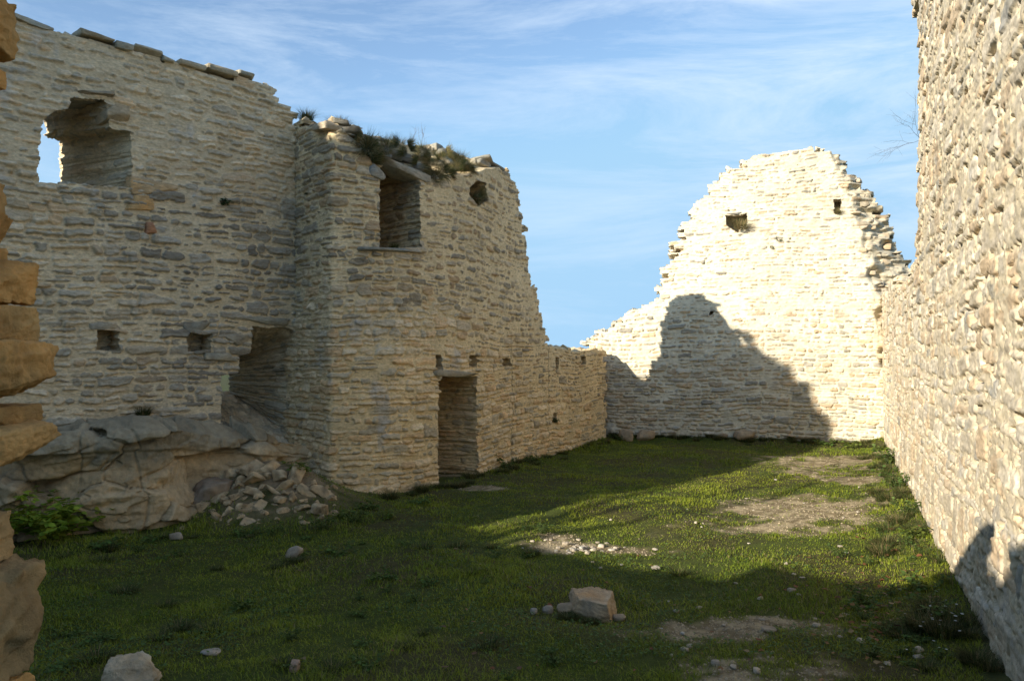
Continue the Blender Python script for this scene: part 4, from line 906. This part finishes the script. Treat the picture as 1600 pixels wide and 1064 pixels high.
# bramble at the left foot of the wall
BR = leafy_mesh('bramble', 31, 60, 0.60, 26, 0.075, 0.66, (0.24, 0.34, 0.035), .45)
p = gp(90, 835); plant((p[0], p[1], 0.0), BR, 'yellow green bramble bush at the left foot of the bedrock', 'bush', name='bramble_bush', s=1.15)
p = gp(10, 850); plant((p[0] - .2, p[1], 0.0), BR, 'part of the bramble cut off by the left edge of the picture', 'bush', name='bramble_bush', s=.75, rz=2)
SM = leafy_mesh('weed', 33, 9, 0.30, 12, 0.050, 0.18, (0.13, 0.18, 0.03), .4); S2 = leafy_mesh('weed', 34, 12, 0.30, 16, 0.035, 0.22, (0.085, 0.14, 0.03), .4); S3 = leafy_mesh('weed', 35, 14, 0.16, 12, 0.035, 0.26, (0.09, 0.15, 0.03), .4)
for px, py, m_, s_, lb in [(610, 812, SM, .85, 'bright yellow green plant with broad leaves at the foot of the rounded wall'), (468, 795, SM, 1.2, 'tall leafy plant growing among the rubble heap'), (540, 812, SM, .8, 'pale green plant right of the rubble heap'), (555, 818, S2, 1.0, 'dense dark weed beside the pale green plant'),
                           (170, 850, S3, 1.3, 'low dark weed in front of the bedrock face'), (240, 838, S3, .9, 'small weed touching the bedrock face'), (790, 735, S2, 1.2, 'dark bushy weed right of the doorway'), (830, 722, S3, 1.3, 'low weed along the foot of the low wall'), (1075, 684, S2, 1.4, 'dark round weed against the shaded gable'),
                           (1160, 690, S2, 1.0, 'small weed by the pale rock at the gable'), (1330, 704, SM, 1.3, 'sunlit leafy weed at the gable foot'), (1290, 700, S3, 1.6, 'sunlit low weed at the edge of the gable shadow'), (1390, 735, S2, 2.0, 'tall dark weed in the corner of gable and right wall'), (1400, 775, S2, 1.6, 'bushy weed at the foot of the right wall beyond the gravel'),
                           (1415, 815, S2, 1.2, 'weed at the foot of the right wall beside the gravel'), (1425, 850, SM, .9, 'sunlit green plant at the foot of the right wall'), (1060, 893, T_G, 0, 'dark round tuft at the edge of the near shadow'), (1345, 945, S3, 1.0, 'low weed among the fallen leaves'), (1440, 925, S3, 1.3, 'dark weed close to the shaded foot of the right wall'),
                           (1470, 985, S2, 1.0, 'taller weed close to the shaded foot of the right wall'), (600, 905, S3, 1.0, 'low leafy weed in the middle of the shaded grass'), (375, 935, S3, .9, 'low weed in the dark grass at the left'), (530, 860, S3, 1.2, 'patch of broad leaved weed before the rubble'), (840, 830, SM, .4, 'small light green weed in the sunlit grass'), (660, 785, S3, 1.3, 'low weeds left of the doorway'), (970, 690, S2, 1.0, 'dark weed in the far left corner'), (300, 800, S3, .8, 'low weed left of the rubble heap'), (385, 830, S3, 1.0, 'low weed at the lower edge of the rubble heap'), (430, 835, S2, .7, 'small bushy weed at the lower edge of the rubble heap'), (505, 828, S2, .9, 'bushy weed below the right end of the rubble heap'), (575, 800, S3, 1.2, 'low weed between the rubble heap and the rounded wall')]:
    p = gp(px, py); p[2] = terr(p[0], p[1])
    if m_ is T_G: tuft(p, T_G, lb, .8); continue
    plant(p, m_, lb, s=s_, rz=px)
g_ = np.random.default_rng(44)
for k in range(90):
    px, py = g_.uniform(60, 900), 830 + 230 * g_.random() ** 1.2
    if g_.random() < .3: px = g_.uniform(1300, 1470)
    p = gp(px, py); p[2] = terr(p[0], p[1])
    if p[0] > wr(p[1]) - .15 or (p[1] > 8.7 and p[0] < -3.6): continue
    if k % 3: plant(p, (S3, S2)[k % 2], 'low leafy weed hidden in the shaded grass of the foreground', 'plant', 'low weeds in the shaded grass', s=g_.uniform(.3, .7), rz=k)
    else: tuft(p, T_G, 'low grass tuft in the shaded foreground grass', g_.uniform(.5, 1.0), 'grass tufts in the shaded grass', rz=k)
for k in range(26):      # grass growing round the loose stones
    px, py = [(925, 966), (884, 962), (462, 872), (300, 830), (400, 830), (205, 1064)][k % 6]; px += g_.normal() * (26 if k % 6 in (0, 3) else 10); p = gp(px, py + g_.uniform(0, 5)); p[2] = terr(p[0], p[1])
    tuft(p, T_G, 'short grass tuft growing against a loose stone', g_.uniform(.35, .65), 'grass tufts around the loose stones', rz=k)
LBR = 'short dark tuft growing along the foot of a wall'
g_ = np.random.default_rng(77)
for k in range(150):
    r = g_.random()
    if r < .4: yy = g_.uniform(4.6, 17); p = (wr(yy) - abs(g_.normal()) * .22 - .05, yy)
    elif r < .72: uu = g_.uniform(1.9, P_BLK.len - .3); x, y = P_BLK.pos(np.array(uu)); nx, ny = P_BLK.nrm(np.array(uu)); d = .06 + abs(g_.normal()) * .16; p = (x + nx * d, y + ny * d)
    else: uu = g_.uniform(1.6, 7.6); x, y = P_GAB.pos(np.array(uu)); nx, ny = P_GAB.nrm(np.array(uu)); d = .06 + abs(g_.normal()) * .2; p = (x + nx * d, y + ny * d)
    tuft((float(p[0]), float(p[1]), float(terr(p[0], p[1]))), (T_G, T_A)[k % 2], LBR, g_.uniform(.5, 1.1), 'tufts along the feet of the walls', rz=k)
# white flowers by the right wall
g_ = np.random.default_rng(91)
def flower_mesh():
    a = Acc()
    for k in range(7):
        t = k / 7 * 6.283; d = np.array([math.cos(t), math.sin(t), .25]); s = np.array([-math.sin(t), math.cos(t), 0]); b = np.array([0, 0, 0.16])
        a.add(np.array([b, b + d * .008 + s * .003, b + d * .013, b + d * .008 - s * .003]), [[0, 1, 2, 3]], None, (.8, .8, .75))
    pet = a.build('petals', M_PETAL); a = Acc(); r = .0015
    a.add([[r, 0, -.02], [-r, r, -.02], [-r, -r, -.02], [r, 0, .16], [-r, r, .16], [-r, -r, .16]], [[0, 1, 4, 3], [1, 2, 5, 4], [2, 0, 3, 5]], None, (.06, .09, .03))
    return a.build('stem', M_LEAF), pet
FL = flower_mesh()
for k in range(26):
    px, py = 1455 + g_.normal() * 22, 990 + g_.normal() * 26; p = gp(px, py)
    if p[0] > wr(p[1]) - .1: continue
    e = bpy.data.objects.new('white_flower', None); C.collection.objects.link(e); e.location = (p[0], p[1], float(terr(p[0], p[1]))); e.rotation_euler = (g_.normal() * .15, g_.normal() * .15, k); s_ = g_.uniform(.6, 1.1); e.scale = (s_, s_, s_)
    link('stem', FL[0], e); link('petals', FL[1], e); tag(e, 'tiny white flower in the weeds at the foot of the tall right wall', 'flower', 'white flowers by the right wall')
